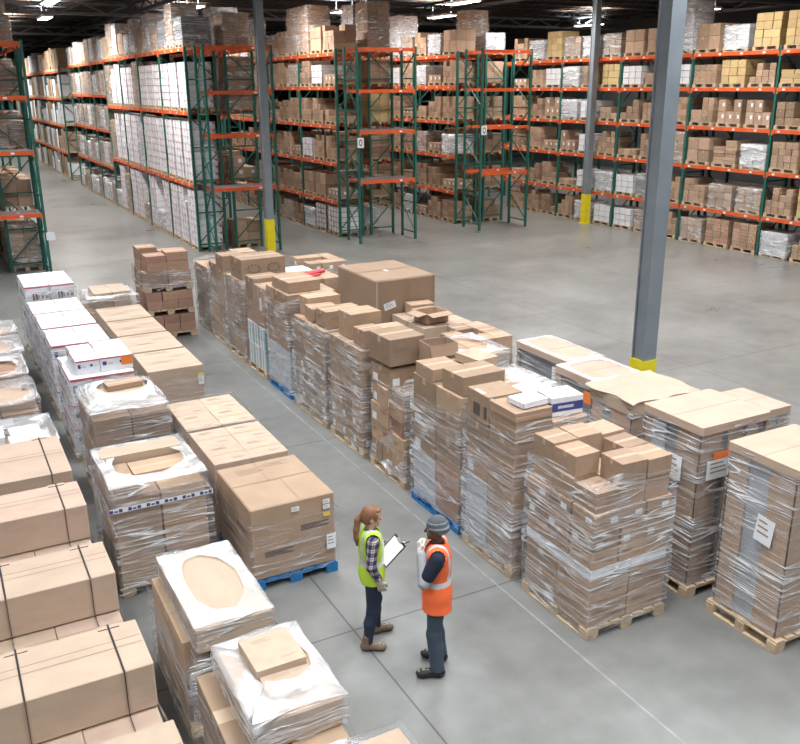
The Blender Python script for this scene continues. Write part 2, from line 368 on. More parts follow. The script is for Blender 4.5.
# ------------------------------------------------------------------ the setting
def floor_material():
    m, t, b = nt('polished_concrete')
    tc = node(t, 'ShaderNodeTexCoord')
    n1 = node(t, 'ShaderNodeTexNoise'); n1.inputs['Scale'].default_value = .35; n1.inputs['Detail'].default_value = 8; n1.inputs['Roughness'].default_value = .62
    n2 = node(t, 'ShaderNodeTexNoise'); n2.inputs['Scale'].default_value = 3.0; n2.inputs['Detail'].default_value = 7; n2.inputs['Distortion'].default_value = 0
    for n in (n1, n2): link(t, tc.outputs['Object'], n.inputs['Vector'])
    ad = node(t, 'ShaderNodeMath', operation='MULTIPLY_ADD'); ad.inputs[1].default_value = .45
    link(t, n2.outputs['Fac'], ad.inputs[0]); link(t, n1.outputs['Fac'], ad.inputs[2])
    r = node(t, 'ShaderNodeValToRGB'); link(t, ad.outputs[0], r.inputs['Fac'])
    e = r.color_ramp.elements; e[0].position = .35; e[0].color = (.118, .12, .115, 1); e[1].position = 1.0; e[1].color = (.262, .262, .25, 1)
    br = node(t, 'ShaderNodeTexBrick'); br.offset = 0; br.inputs['Scale'].default_value = 1
    br.inputs['Brick Width'].default_value = 5.2; br.inputs['Row Height'].default_value = 5.22
    br.inputs['Mortar Size'].default_value = .012; br.inputs['Mortar Smooth'].default_value = .2
    br.inputs['Color1'].default_value = (1, 1, 1, 1); br.inputs['Color2'].default_value = (.97, .97, .97, 1); br.inputs['Mortar'].default_value = (.45, .45, .46, 1)
    mp = node(t, 'ShaderNodeMapping'); mp.inputs['Location'].default_value = (-3.43+52, -7.62+52.2, 0)
    link(t, tc.outputs['Object'], mp.inputs['Vector']); link(t, mp.outputs[0], br.inputs['Vector'])
    mx = node(t, 'ShaderNodeMix', data_type='RGBA', blend_type='MULTIPLY'); mx.inputs['Factor'].default_value = 1
    link(t, r.outputs['Color'], mx.inputs['A']); link(t, br.outputs['Color'], mx.inputs['B'])
    link(t, mx.outputs['Result'], b.inputs['Base Color'])
    mr = node(t, 'ShaderNodeMapRange'); mr.inputs['To Min'].default_value = .20; mr.inputs['To Max'].default_value = .42
    link(t, n1.outputs['Fac'], mr.inputs['Value']); link(t, mr.outputs[0], b.inputs['Roughness'])
    b.inputs['Specular IOR Level'].default_value = .5
    return m
MT['floor'] = floor_material()
MT['ceil'] = flat('roof_deck_brown', (.115, .075, .05), .8, noise=.2, scale=.6)
MT['wall'] = flat('wall_grey_paint', (.085, .085, .09), .8)
MT['truss'] = flat('truss_dark_steel', (.05, .055, .065), .5)
MT['line'] = flat('worn_white_floor_line', (.30, .30, .29), .5, noise=.2, scale=6)
def emis(name, col, s):
    m, t, b = nt(name); b.inputs['Emission Color'].default_value = (*col, 1); b.inputs['Emission Strength'].default_value = s
    m.cycles.emission_sampling = 'NONE'; return m
MT['lens'] = emis('fixture_lens', (1, .99, .96), 9)
MT['fill_panel'] = emis('fill_panel_glow', (.9, .95, 1), 3)  # glow for the added panels above the overhead fill lamps
X0, X1, Y0, Y1, ZC = -12, 44, -9, 114, 10.3
m = MB(); m.quad([(X0, Y0, 0), (X1, Y0, 0), (X1, Y1, 0), (X0, Y1, 0)], 'floor'); struct('floor', m)
m = MB(); m.box(X0, X1, Y0, Y1, ZC, ZC+.1, 'ceil'); struct('ceiling', m)
for n, bx in dict(back=(X0, X1, Y1, Y1+.2), front=(X0, X1, Y0-.2, Y0), left=(X0-.2, X0, Y0, Y1), right=(X1, X1+.2, Y0, Y1)).items():
    m = MB(); m.box(*bx, 0, ZC, 'wall'); struct('wall_'+n, m)
m = MB(); m.quad([(5.335, -2, .003), (5.36, -2, .003), (5.36, 24, .003), (5.335, 24, .003)], 'line'); struct('floor_marking', m)
m = MB()
m.box(X0, X1, -.03, .03, ZC-.38, ZC-.32, 'truss'); m.box(X0, X1, -.03, .03, ZC-.06, ZC, 'truss')
x = X0
while x < X1-.5: m.bar((x, 0, ZC-.35), (x+.5, 0, ZC-.03), .03, .03, 'truss'); m.bar((x+.5, 0, ZC-.03), (x+1, 0, ZC-.35), .03, .03, 'truss'); x += 1
jm = m.mesh('roof_joist')
y = 30.0
while y < 112: struct('roof_joist', jm, (0, y, 0)); y += 2.4
m = MB()
m.box(-.09, .09, Y0, Y1, ZC-.95, ZC-.83, 'truss'); m.box(-.09, .09, Y0, Y1, ZC-.5, ZC-.4, 'truss')
y = Y0
while y < Y1-3: m.bar((0, y, ZC-.9), (0, y+1.5, ZC-.45), .06, .06, 'truss'); m.bar((0, y+1.5, ZC-.45), (0, y+3, ZC-.9), .06, .06, 'truss'); y += 3
gm = m.mesh('roof_girder')
for x in (-4, 10.75, 25, 39): struct('roof_girder', gm, (x, 0, 0))
m = MB()
m.box(X0, X1, -.1, .1, ZC-1.0, ZC-.86, 'steel'); m.box(X0, X1, -.1, .1, ZC-.5, ZC-.4, 'steel')
x = X0
while x < X1-2: m.bar((x, 0, ZC-.9), (x+1.2, 0, ZC-.45), .07, .07, 'steel'); m.bar((x+1.2, 0, ZC-.45), (x+2.4, 0, ZC-.9), .07, .07, 'steel'); x += 2.4
gm = m.mesh('roof_crossbeam')
for y in (11.6, 31, 50.4, 69.8, 89): struct('roof_crossbeam', gm, (0, y, 0))
m = MB(); m.box(-1.2, 1.2, -1.8, 1.8, -.02, 0, 'fill_panel'); sm = m.mesh('fill_panel')
for sx, sy in FILL_AT: struct('overhead_fill_panel', sm, (sx, sy, ZC-.01))  # added glowing panels above the fill lamps, out of view
# high-bay fixtures
hm = MB(); hm.box(-.3, .3, -1.2, 1.2, .03, .13, 'whitec'); hm.box(-.02, .02, -1.0, -.96, .13, .9, 'truss'); hm.box(-.02, .02, .96, 1.0, .13, .9, 'truss'); hm = hm.mesh('housing')
lm = MB()
for k in (-.2, -.07, .07, .2): lm.box(k-.035, k+.035, -1.15, 1.15, 0, .03, 'lens')
lm = lm.mesh('lamp_tubes')
for i, (lx, ly) in enumerate(LAMPS):
    t = thing('ceiling_light', 'white fluorescent high-bay fixture hanging under the dark roof above the racks', 'light', (lx, ly, ZC-.98), 'fluorescent fixtures under the roof')
    obj('housing', hm, t); obj('lamp_tubes', lm, t)

# grey columns with yellow-painted feet
def column(x, y, s, label, yh=1.25):
    m = MB(); a = s/2; q = .028
    m.box(-a, a, -a, -a+q, 0, ZC-.4, 'steel'); m.box(-a, a, a-q, a, 0, ZC-.4, 'steel'); m.box(-a+.03, a-.03, -a+q, a-q, 0, ZC-.4, 'steel')
    o = tag(obj('column', m, None, (x, y, 0)), label, 'column'); o['kind'] = 'structure'
    b = MB(); a2 = a+.012; b.box(-a2, a2, -a2, a2, 0, yh, 'safety'); b.box(-a2-.05, a2+.05, -a2-.05, a2+.05, 0, .02, 'safety')
    obj('safety_paint', b, o)
    return o
column(10.45, 10.75, .29, 'grey steel column with a yellow foot behind the wrapped pallet loads on the floor')
column(10.6, 29.9, .26, 'grey steel column with yellow foot in front of the white-carton rack end')
column(25.02, 29.95, .27, 'grey steel column with yellow foot standing against the long back rack')

# ------------------------------------------------------------------ pallet racks
def frame(parent, loc, depth, h, rz=0):
    key = ('frame', round(depth, 2), round(h, 2))
    if key not in CM:
        b = MB(); z = .25; k = 0
        while z < h-.2:
            b.bar((0, 0, z), (depth, 0, z), .035, .045, 'green')
            zz = min(z+1.1, h-.1)
            if k % 2: b.bar((0, 0, zz-.05), (depth, 0, z+.05), .035, .035, 'green')
            else: b.bar((0, 0, z+.05), (depth, 0, zz-.05), .035, .035, 'green')
            z += 1.15; k += 1
        u = MB(); u.box(-.045, .045, -.04, .04, 0, h, 'green'); u.box(-.05, .05, -.045, .045, 0, .012, 'green')
        CM[key] = (b.mesh('upright_frame'), u.mesh('upright'))
    fm, um = CM[key]
    f = obj('upright_frame', fm, parent, loc, rz)
    obj('upright', um, f); obj('upright', um, f, (depth, 0, 0))
    return f
def beam_mesh(ln):
    key = ('beam', round(ln, 2))
    if key not in CM:
        m = MB(); m.box(-.025, .025, 0, ln, -.07, .05, 'orange'); m.box(-.03, .03, .0, .05, -.14, .05, 'orange'); m.box(-.03, .03, ln-.05, ln, -.14, .05, 'orange')
        k = .55
        while k < ln-.3: m.box(-.028, -.024, k, k+.11, -.04, .02, 'label'); k += .95 if ln > 3 else 5
        CM[key] = m.mesh('beam')
    return CM[key]
def deck_mesh(w, d):
    m = MB(); n = int(w/.06)
    for i in range(n): x = i*w/n; m.box(x, x+.012, 0, d, .03, .04, 'deck')
    for j in range(5): m.box(0, w, d*j/4-.012, d*j/4+.012, .018, .032, 'deck')
    return m.mesh('wire_deck')
def rack_row(label, x, d, ys, levels, back=True, h=7.08, fronts=None):
    """row along +y, front face at x; levels(bay) -> beam heights"""
    t = thing('pallet_rack', label, 'rack', (x, ys[0], 0))
    for y in ys: frame(t, (0.045, y-ys[0], 0), d-.09, h)
    for b, (a, c) in enumerate(zip(ys, ys[1:])):
        for z in levels(b):
            obj('beam', beam_mesh(c-a-.08), t, (0.02, a-ys[0]+.04, z-.05))
            if back and (back is True or b < back): obj('beam', beam_mesh(c-a-.08), t, (d-.02, a-ys[0]+.04, z-.05))
    return t
def cap_bay(label, x, y, w, d, levels, h=7.12, decks=(), short=()):
    """a single bay set across the end of a row; beams run along x"""
    t = thing('pallet_rack', label, 'rack', (x, y, 0))
    for xx in (0, w): frame(t, (xx, .04, 0), d-.08, h, math.pi/2)
    for z in levels:
        for yy in (0.02, d-.02): obj('beam', beam_mesh(w-.08), t, (w-.04, yy, z), math.pi/2)
        if z in decks: obj('wire_deck', deck_mesh(w-.1, d-.1), t, (.05, .05, z+.02))
    return t
CAPZ = [2.31, 4.12, 5.57, 7.02]
ys1 = [31.65+3.75*i for i in range(8)]
ys1b = [62+3.75*i for i in range(11)]
L1 = lambda b: [2.40, 4.92, 7.05] if b < 4 else [1.9, 3.7, 5.4, 7.0]
rack_row('long orange and green rack full of white cartons along the aisle', 8.45, 1.1, ys1, L1, back=1)
rack_row('second rack standing back to back behind the white-carton rack, seen at its end', 9.85, 1.08, ys1[:3], lambda b: [2.40, 4.92, 7.05])
rack_row('distant rack continuing along the aisle beyond the cross aisle', 8.45, 1.1, ys1b, lambda b: [1.7, 3.4, 5.1, 6.8], back=1)
cap_bay('empty rack bay with orange beams across the white-carton rack end, beside the yellow-footed column', 8.8, 30.5, 2.4, 1.05, CAPZ, decks=(2.31,))
ys2 = [31.95+3.75*i for i in range(5)]
LV = [1.38, 2.87, 4.29, 5.72, 6.95]
rack_row('brown-carton rack running back between the two nearest empty bays', 14.24, 1.08, ys2, lambda b: LV)
rack_row('rack standing back to back behind the middle brown-carton rack, seen at its end', 15.62, 1.08, ys2[:3], lambda b: LV)
cap_bay('empty middle rack bay with orange beams and a wire deck, white tag on its upright', 14.3, 30.1, 2.4, 1.15, CAPZ, decks=(2.31, 4.12))
ys3 = [32.65+3.75*i for i in range(4)]
rack_row('rack receding behind the third empty bay, loaded with brown cartons', 20.05, 1.08, ys3, lambda b: LV)
rack_row('rack back to back behind the third empty bay, seen at its end', 21.45, 1.08, ys3[:3], lambda b: LV)
cap_bay('empty rack bay without decks in front of the long back rack', 19.95, 30.5, 2.33, 1.3, CAPZ)
ys4 = [13.4, 17.2, 21.0, 24.8, 28.6, 32.4, 36.2, 40.0, 43.8, 47.6]
LV4 = [1.36, 2.87, 4.26, 5.6, 6.78]
rack_row('long back rack with five orange beam levels across the far side of the hall', 25.3, 1.1, ys4, lambda b: LV4, h=6.9)
rack_row('rear row of the long back rack, its beams showing between the loads', 26.65, 1.1, ys4[1:], lambda b: LV4, h=6.9)
ys0 = [31.0, 34.75, 38.5, 42.25]
L0 = lambda b: [1.98, 3.88, 5.49, 7.02]
rack_row('rack across the aisle from the white cartons, its aisle-side row of brown loads', 2.0, 1.08, ys0, L0)
rack_row('rear row of the rack across the aisle from the white cartons', .6, 1.08, ys0, L0)
cap_bay('rack bay holding large brown cartons across the aisle, white sign at its foot', .68, 29.6, 2.4, 1.1, [1.98, 3.88, 5.49, 7.02], decks=(1.98, 3.88))
def tagplate(x, y, z, label, w=.26, h=.36):
    m = MB(); m.box(-w/2, w/2, -.008, .008, -h/2, h/2, 'label')
    for a in range(10):
        an = a*.628; m.box(.055*math.cos(an)-.018, .055*math.cos(an)+.018, -.012, -.007, .10*math.sin(an)-.024, .10*math.sin(an)+.024, 'ink')
    tag(obj('aisle_tag', m, None, (x, y, z)), label, 'sign')
tagplate(14.35, 30.06, 3.75, 'white tag on the front upright of the middle empty bay')
tagplate(20.02, 30.44, 4.02, 'white tag with a dark ring on the empty bay before the long back rack')
m = MB(); m.box(-.13, .13, -.01, .01, -.12, .12, 'label'); tag(obj('aisle_sign', m, None, (3.2, 29.57, 1.3)), 'white sign on the foot of the rack across the aisle', 'sign')

# ---- loads on the racks
KINDS = {  # look, carton variant, ny, nz, height, wrap
    'b': ('stacked brown cartons', 'print', 4, 4, .215, None), 'B': ('large plain brown cartons', 'plain', 2, 2, .42, None),
    'l': ('brown cartons with white labels', 'label', 3, 2, .40, None), 'c': ('stack of thin brown cartons', 'plain', 2, 7, .115, None),
    'y': ('yellowish cartons', 'yellow', 3, 4, .26, None), 'z': ('low layer of yellow cartons', 'yelprint', 2, 3, .14, None),
    'w': ('white cartons', 'white', 3, 3, .23, None), 'f': ('film-wrapped brown cartons', 'plain', 3, 3, .25, 'film'),
    'g': ('pale load in milky film', 'silver', 2, 3, .24, 'filmdense'), 't': ('grey load in film', 'greypack', 1, 2, .42, 'film'),
    's': ('low row of brown cartons', 'label', 3, 1, .32, None), 'r': ('red-marked brown cartons', 'redspot', 3, 4, .22, None),
    'd': ('dark brown cartons', 'dark', 3, 3, .25, None), 'W': ('white red-marked cartons', 'whitered', 3, 8, .255, None),
    'p': ('pale faced cartons', 'facepads', 4, 5, .2, None), 'n': ('tall film-wrapped brown load', 'print', 3, 5, .34, 'film'),
    'm': ('tall white film-wrapped load', 'white', 2, 4, .42, 'filmdense'), 'v': ('small row of plain cartons', 'plain', 3, 2, .22, None),
}
CM['greypack'] = carton_mesh('carton_greypack', 'greybox', [('side', -.5, .5, .45, .5, 'silver')])
WRAPS = {}
def wrap_for(k, w, d, h):
    key = (k, round(h, 1))
    if key not in WRAPS:
        t = bpy.data.objects.new('tmp', None)
        o = shell(None, 1, 1, 0, 1, k, top='closed', amp=.012, off=.012, seed=len(WRAPS)+3, nz=6)
        WRAPS[key] = o.data; bpy.data.objects.remove(o); bpy.data.objects.remove(t)
    return WRAPS[key]
ORD = ['first', 'second', 'third', 'fourth', 'fifth', 'sixth', 'seventh', 'eighth', 'ninth', 'tenth', 'eleventh', 'twelfth', 'thirteenth', 'fourteenth',
       'fifteenth', 'sixteenth', 'seventeenth', 'eighteenth', 'nineteenth', 'twentieth', 'twenty-first', 'twenty-second', 'twenty-third', 'twenty-fourth']
LVN = ['floor', 'first beam', 'second beam', 'third beam', 'fourth beam', 'top beam']
HIDDEN = {  # places behind other loads that the photo shows nothing of
    'middle rack first beam, ninth from near end',
    'middle rack first beam, tenth from near end',
    'middle rack first beam, eleventh from near end',
    'middle rack fourth beam, ninth from near end',
    'middle rack fourth beam, tenth from near end',
    'middle rack fourth beam, eleventh from near end',
    "middle rack's rear row floor, fourth from near end",
    "middle rack's rear row second beam, second from near end",
    "middle rack's rear row second beam, third from near end",
    "middle rack's rear row third beam, third from near end",
    "middle rack's rear row third beam, fourth from near end",
    "middle rack's rear row third beam, fifth from near end",
    "middle rack's rear row fourth beam, fifth from near end",
    "middle rack's rear row top beam, third from near end",
    "middle rack's rear row top beam, fourth from near end",
    "middle rack's rear row top beam, fifth from near end",
    'third rack third beam, seventh from near end',
    'third rack third beam, eighth from near end',
    'third rack fourth beam, seventh from near end',
    'third rack fourth beam, eighth from near end',
    "third rack's rear row second beam, fourth from near end",
    "third rack's rear row third beam, third from near end",
    "third rack's rear row third beam, fourth from near end",
    "third rack's rear row fourth beam, third from near end",
    "third rack's rear row fourth beam, fourth from near end",
    "third rack's rear row top beam, third from near end",
    "third rack's rear row top beam, fourth from near end",
    'rack across the aisle second beam, third from near end',
    'rack across the aisle second beam, fourth from near end',
    'rack across the aisle second beam, fifth from near end',
    'rack across the aisle third beam, third from near end',
    'rack across the aisle third beam, fourth from near end',
    'rack across the aisle third beam, fifth from near end',
    'rack across the aisle fourth beam, third from near end',
    'rack across the aisle fourth beam, fourth from near end',
    'rack across the aisle fourth beam, fifth from near end',
    'rear row across the aisle floor, first from near end',
    'rear row across the aisle floor, second from near end',
    'rear row across the aisle first beam, first from near end',
    'rear row across the aisle first beam, second from near end',
    'rear row across the aisle second beam, first from near end',
    'rear row across the aisle second beam, second from near end',
    'rear row across the aisle third beam, first from near end',
    'rear row across the aisle third beam, second from near end',
    'rear row across the aisle fourth beam, first from near end',
    'rear row across the aisle fourth beam, second from near end',
}
def rack_load(x, y, z, k, where, group, nxs=1, h_max=None, ny=None, rnd=RND):
    if where in HIDDEN: return
    look, var, nyk, nz, h, wrap = KINDS[k]
    t = thing('pallet_load', look+', '+where, 'pallet load', (x, y, z+.006), group)
    w, d = .98, 1.08
    pallet(t, w, d, 0)
    ny = min(ny or nyk, nyk); nx = nxs
    if h_max: nz = max(1, min(nz, int((h_max-.14)/h)))
    for i in range(nx):
        for j in range(ny):
            n = nz
            if k in 'bdvl' and rnd.random() < .42: n = max(1, nz-rnd.choice((1, 1, 2)))
            if k == 'W' and rnd.random() < .12: n = max(2, nz-rnd.choice((1, 1, 2)))
            if k == 'c' : n = nz - rnd.choice((0, 0, 2))
            for q in range(n):
                carton(t, (-.5+(i+.5)/nx)*(w-.04)+rnd.uniform(-.01, .01), (-.5+(j+.5)/ny)*(d-.04)+rnd.uniform(-.008, .008), .14+q*h,
                       (w-.04)/nx-.012, (d-.04)/ny-.018, h-.008, var, rnd.uniform(-.02, .02))
    if wrap: obj('stretch_wrap', wrap_for(wrap, w, d, nz*h), t, (0, 0, .06), 0, (w, d, nz*h+.1))
    return t
rr = random.Random(21)
# long back rack: rows from the floor up, pallets listed from the right end of the view
R4 = ['fbgrrf' 'bfw' 'wgb' 'dbb', 'yyb' 'ffb' 'btw' 'gwv' 'bdl', 'bybgcB' 'nbv' 'bwl' 'sbd', 'lBdllb' 'bbd' 'vwg' 'ldb', 'bvzby' 'bwB' 'wyd' 'gwb' 's', 'ffyygB' 'mBB' 'fgf' 'ygb']
R4 = [s.replace(' ', '') for s in R4]
slots4 = [y+3.8*(i+.5)/3 for y in ys4[1:6] for i in range(3)]
for lv, row in enumerate(R4):
    z = 0 if lv == 0 else LV4[lv-1]
    row = (row + 'bfdb')[:len(slots4)]
    for i, k in enumerate(row):
        if k == '-': continue
        rack_load(25.3+.55-.06, slots4[i]+rr.uniform(-.012, .012), z, k, 'long back rack %s, %s from near end' % (LVN[lv], ORD[i]),
                  'loads on the long back rack', h_max=(1.15, 1.2, 1.18, 1.14, .97, None)[lv], rnd=rr, nxs=2 if i < 3 and lv > 3 else 1)
def row_loads(x, ys, slots, zs, rows, name, group, hmax, nfirst=2, end='near end'):
    for lv, row in enumerate(rows):
        for i, k in enumerate(row):
            if k == '-' or i >= len(slots): continue
            rack_load(x, slots[i]+rr.uniform(-.012, .012), zs[lv], k, '%s %s, %s from near end' % (name, LVN[lv], ORD[i]),
                      group, nxs=nfirst if i == 0 else 1, h_max=hmax(lv), rnd=rr)
sl = lambda ys, n: [y+3.75*(i+.5)/3 for y in ys[:-1] for i in range(3)][:n]
row_loads(14.24+.5, ys2, sl(ys2, 11), [0]+LV, ['ppgdfbbdbbb', 'sBBbddbBbdb', 'bbwsbddvbbd', 'vbbbdsbdbbd', 'swbfbBfbdbb', 'bBnnbfBbmbb'], 'middle rack', 'loads on the middle rack', lambda l: (1.18, 1.2, 1.2, 1.2, 1.02, None)[l])
row_loads(15.62+.54, ys2, sl(ys2, 5), [0]+LV, ['-gbbd', 'dbfbB', 'bfdbb', 'ybbbd', 'Bwbbd', 'nmfbf'], "middle rack's rear row", 'loads on the row behind the middle rack', lambda l: (1.18, 1.2, 1.2, 1.2, 1.02, None)[l])
row_loads(20.05+.5, ys3, sl(ys3, 8), [0]+LV, ['cbsgbdbb', 'sdbvddbb', 'gsfbbddb', 'bbvsbwbb', 'bsgbwBbd', 'Bgbfmbbb'], "third rack", 'loads on the third rack', lambda l: (1.18, 1.2, 1.2, 1.2, 1.02, None)[l])
row_loads(21.45+.54, ys3, sl(ys3, 4), [0]+LV, ['dfbb', 'bsdb', 'dbbb', 'bdbb', 'Bbvb', 'gnfb'], "third rack's rear row", 'loads on the rear row of the third rack', lambda l: (1.18, 1.2, 1.2, 1.2, 1.02, None)[l])
# white-carton rack on the left aisle
s1 = [y+3.75*(i+.5)/3 for y in ys1[:-1] for i in range(3)]
row_loads(8.45+.5, ys1, s1[:12], [0, 2.40, 4.92, 7.05], ['WWWWgWfWWnWg', 'WWWWWWmWWWWn', 'WWWWWWnWWmWn', 'tntfmBmgBmnB'], 'white-carton rack', 'loads on the white-carton rack', lambda l: (2.2, 2.3, 1.92, 1.7)[l])
s1b = s1[12:]
for lv, (z, row) in enumerate(zip([0, 1.9, 3.7, 5.4, 7.0], ['nmWnwmnbW', 'nWnmnmnWn', 'nmnnWnnnm', 'nnmnnnmnn', 'mnWnBmnfm'])):
    for i, k in enumerate(row):
        rack_load(8.95, s1b[i], z, k, 'white-carton rack %s, %s from far end' % (LVN[lv], ORD[8-i]), 'loads on the far half of the white-carton rack', h_max=1.38, ny=2, rnd=rr)
s1c = [y+3.75*(i+.5)/3 for y in ys1b[:-1] for i in range(3)][:24]
m = MB()                                                # far beyond the cross aisle: too many and too small to tell apart
for lv, z in enumerate([0, 1.7, 3.4, 5.1, 6.8]):
    for y in s1c:
        k = rr.choice(('whitec', 'card', 'card', 'whitec', 'silver', 'dark')); h = rr.choice((.36, .4, .44))
        m.box(8.46, 9.44, y-.54, y+.54, z+.006, z+.14, 'wood')
        for q in range(rr.choice((2, 3, 3))):
            for j in (0, 1): m.box(8.47+rr.uniform(0, .03), 9.43, y-.53+.54*j, y-.005+.53*j, z+.145+h*q, z+.138+h*(q+1), k)
o = obj('distant_pallet_loads', m); o['kind'] = 'stuff'; tag(o, 'mass of white and brown pallet loads on the distant aisle rack', 'pallet loads')
row_loads(9.85+.54, ys1, sl(ys1, 2), [0, 2.40, 4.92, 7.05], ['Bb', 'lb', 'nb', 'nm'], "white-carton rack's rear row", 'loads on the row behind the white-carton rack', lambda l: (2.2, 2.2, 1.92, 1.5)[l])
row_loads(2.0+.52, ys0, sl(ys0, 5), [0, 1.98, 3.88, 5.49, 7.02], ['nBbBb', 'BBbBb', 'fnBbb', 'fnbbb', 'fnfbb'], 'rack across the aisle', 'loads on the rack across the aisle', lambda l: (1.75, 1.68, 1.4, 1.32, 1.6)[l])
row_loads(.6+.54, ys0, sl(ys0, 2), [0, 1.98, 3.88, 5.49, 7.02], ['nB', 'BB', 'Bn', 'nf', 'nf'], 'rear row across the aisle', 'loads on the rear row across the aisle', lambda l: (1.75, 1.68, 1.4, 1.32, 1.6)[l])

# ------------------------------------------------------------------ loads standing on the floor
def load(label, x0, x1, y0, y1, cols, pal='wood', rz=0, group=None, z0=.145, jit=.006, rot=.012, pw=None):
    w, d = x1-x0, y1-y0
    t = thing('wrapped_pallet_load', label, 'pallet load', ((x0+x1)/2, (y0+y1)/2, 0), group, rz)
    if pal: pallet(t, w, d, 0, pal)
    if cols: fill(t, w-.03, d-.03, z0, cols, jit, rot)
    return t
def put(parent, o): o.parent = parent
def box_thing(label, x, y, z, sx, sy, h, var='plain', rz=0, group=None, name='cardboard_box'):
    o = obj(name, cm(var), None, (x, y, z), rz, (sx, sy, h)); return tag(o, label, 'box', group)
def open_box(label, x, y, z, sx, sy, h, rz=0, flaps=(1, 1, 1, 1), k='card', name='open_carton', droop=.3, fill_=0):
    m = MB(); t = .012; a, b = sx/2, sy/2
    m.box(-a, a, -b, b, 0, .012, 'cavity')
    for (x0, x1, y0, y1) in ((-a, -a+t, -b, b), (a-t, a, -b, b), (-a+t, a-t, -b, -b+t), (-a+t, a-t, b-t, b)): m.box(x0, x1, y0, y1, .012, h, k)
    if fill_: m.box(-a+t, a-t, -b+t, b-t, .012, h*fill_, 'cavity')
    o = obj(name, m, None, (x, y, z), rz); tag(o, label, 'box')
    F = [((-a, 0), (-1, 0), b), ((a, 0), (1, 0), b), ((0, -b), (0, -1), a), ((0, b), (0, 1), a)]
    for on, ((px, py), (dx, dy), hl) in zip(flaps, F):
        if not on: continue
        f = MB(); ln = min(a, b)*.95; an = droop if on == 1 else on
        vx, vz = math.cos(an), -math.sin(an)
        p0 = Vector((px-dx*.004, py-dy*.004, h)); p1 = p0+Vector((dx*ln*vx, dy*ln*vx, ln*vz)); s = Vector((-dy*hl, dx*hl, 0)); q = Vector((0, 0, .006))
        P = [p0-s, p0+s, p1+s*.97, p1-s*.97]
        f.quad([p+q for p in P], k); f.quad([p for p in reversed(P)], k)
        for i in range(4): f.quad([P[i], P[(i+1) % 4], P[(i+1) % 4]+q, P[i]+q], k)
        obj('flap', f, o)
    return o
def sheet(parent, name, face, u, z, w, h, key, hw, hd, label=None, off=.03, tilt=0):
    """a paper sheet stuck on a face of a load (local coordinates)"""
    m = MB(); c, s_ = math.cos(tilt), math.sin(tilt)
    P = [(c*a-s_*b, s_*a+c*b) for a, b in ((-w/2, -h/2), (w/2, -h/2), (w/2, h/2), (-w/2, h/2))]
    t = .003
    def q(p, o_): return {'-x': (-hw-off-o_, u-p[0], z+p[1]), '-y': (u+p[0], -hd-off-o_, z+p[1])}[face]
    A = [q(p, 0) for p in P]; B = [q(p, t) for p in P]
    m.quad(B, key); m.quad(list(reversed(A)), key)
    for i in range(4): m.quad([A[i], A[(i+1) % 4], B[(i+1) % 4], B[i]], key)
    if key == 'label':
        for i in range(3):
            L_ = [(-w*.38, h*.28-i*h*.22), (w*(.1+.1*i), h*.28-i*h*.22), (w*(.1+.1*i), h*.34-i*h*.22), (-w*.38, h*.34-i*h*.22)]
            m.quad([q((c*a-s_*b, s_*a+c*b), t+.002) for a, b in L_], 'softink')
    o = obj(name, m, parent)
    if label: o['label'] = label
    return o

FG = 'wrapped loads in the long front row'
# --- front row (left face x = 5.55), nearest first
t = load('wrapped carton load with a white band and a missing top corner, beside the man', 5.56, 6.68, 6.22, 7.42, grid(2, 2, [(.30, 'print'), (.29, 'print'), (.12, 'whiteflat')]), group=FG)
fill(t, 1.09, 1.17, .855, grid(3, 3, [(.21, 'print'), (.21, 'label2'), (.22, 'label')]), .012, .03)
top = [[[.23], [.26, .25], [.26, .28]], [[.24, .26], [.24], [.26, .28]], [[.26, .22], [.24, .24], [.25, .26]]]
fill(t, 1.03, 1.1, 1.495, [(i/3, (i+1)/3, j/3, (j+1)/3, [(h, 'plain') for h in top[i][j]]) for i in range(3) for j in range(3)], .012, .05)
shell(t, 1.12, 1.2, .06, 1.86, 'film', amp=.014, prof=lambda u: (.0-.035*max(0, u-.75)*4*.6, -.035*max(0, u-.75)*4*.6, 0, 0), seed=4, dz=lambda a: .06*math.sin(2*a+1)+.03*math.sin(5*a))

t = load('wrapped load of brown cartons and flattened sheets topped by a box with hand holes', 5.56, 6.66, 7.66, 8.76, [(0, .5, 0, .52, [(.42, 'print')]+L(4, .3, 'plain')+L(7, .055, 'flat')), (.5, 1, 0, .52, L(3, .42, 'print')+L(9, .06, 'flat')),
    (0, .5, .52, 1, L(3, .3, 'silver')+[(.36, 'label2'), (.38, 'print'), ]), (.5, 1, .52, 1, L(4, .44, 'print'))], group=FG)
shell(t, 1.1, 1.1, .08, 1.95, 'film', amp=.016, seed=5, dz=lambda a: .08*math.sin(2*a))
shell(t, 1.1, 1.1, .1, .85, 'film', amp=.016, off=.03, seed=51, nz=6, dz=lambda a: .22*math.sin(a+2.4))
box_thing('brown box with black hand holes on top of the second load of the long row', 5.83, 8.49, 1.79, .5, .48, .38, 'handle', -.02)
for i, (x, y, z, sx, sy, h, r, lb) in enumerate([(6.44, 8.6, 1.91, .40, .26, .16, .04, 'white carton with a navy band lying at the back of the second load'), (6.42, 7.96, 1.95, .44, .36, .24, -.1, 'white carton with a navy band beside the flattened sheets on the second load'),
        (5.9, 7.9, 2.16, .38, .3, .07, .05, 'thin white carton over the flattened sheets of the second load')]):
    box_thing(lb, x, y, z+.003, sx, sy, h, 'violet' if i < 2 else 'white', r)
box_thing('larger white carton between the hand-hole box and the flattened sheets', 6.36, 8.352, 1.913, .46, .2, .2, 'violet', 0)

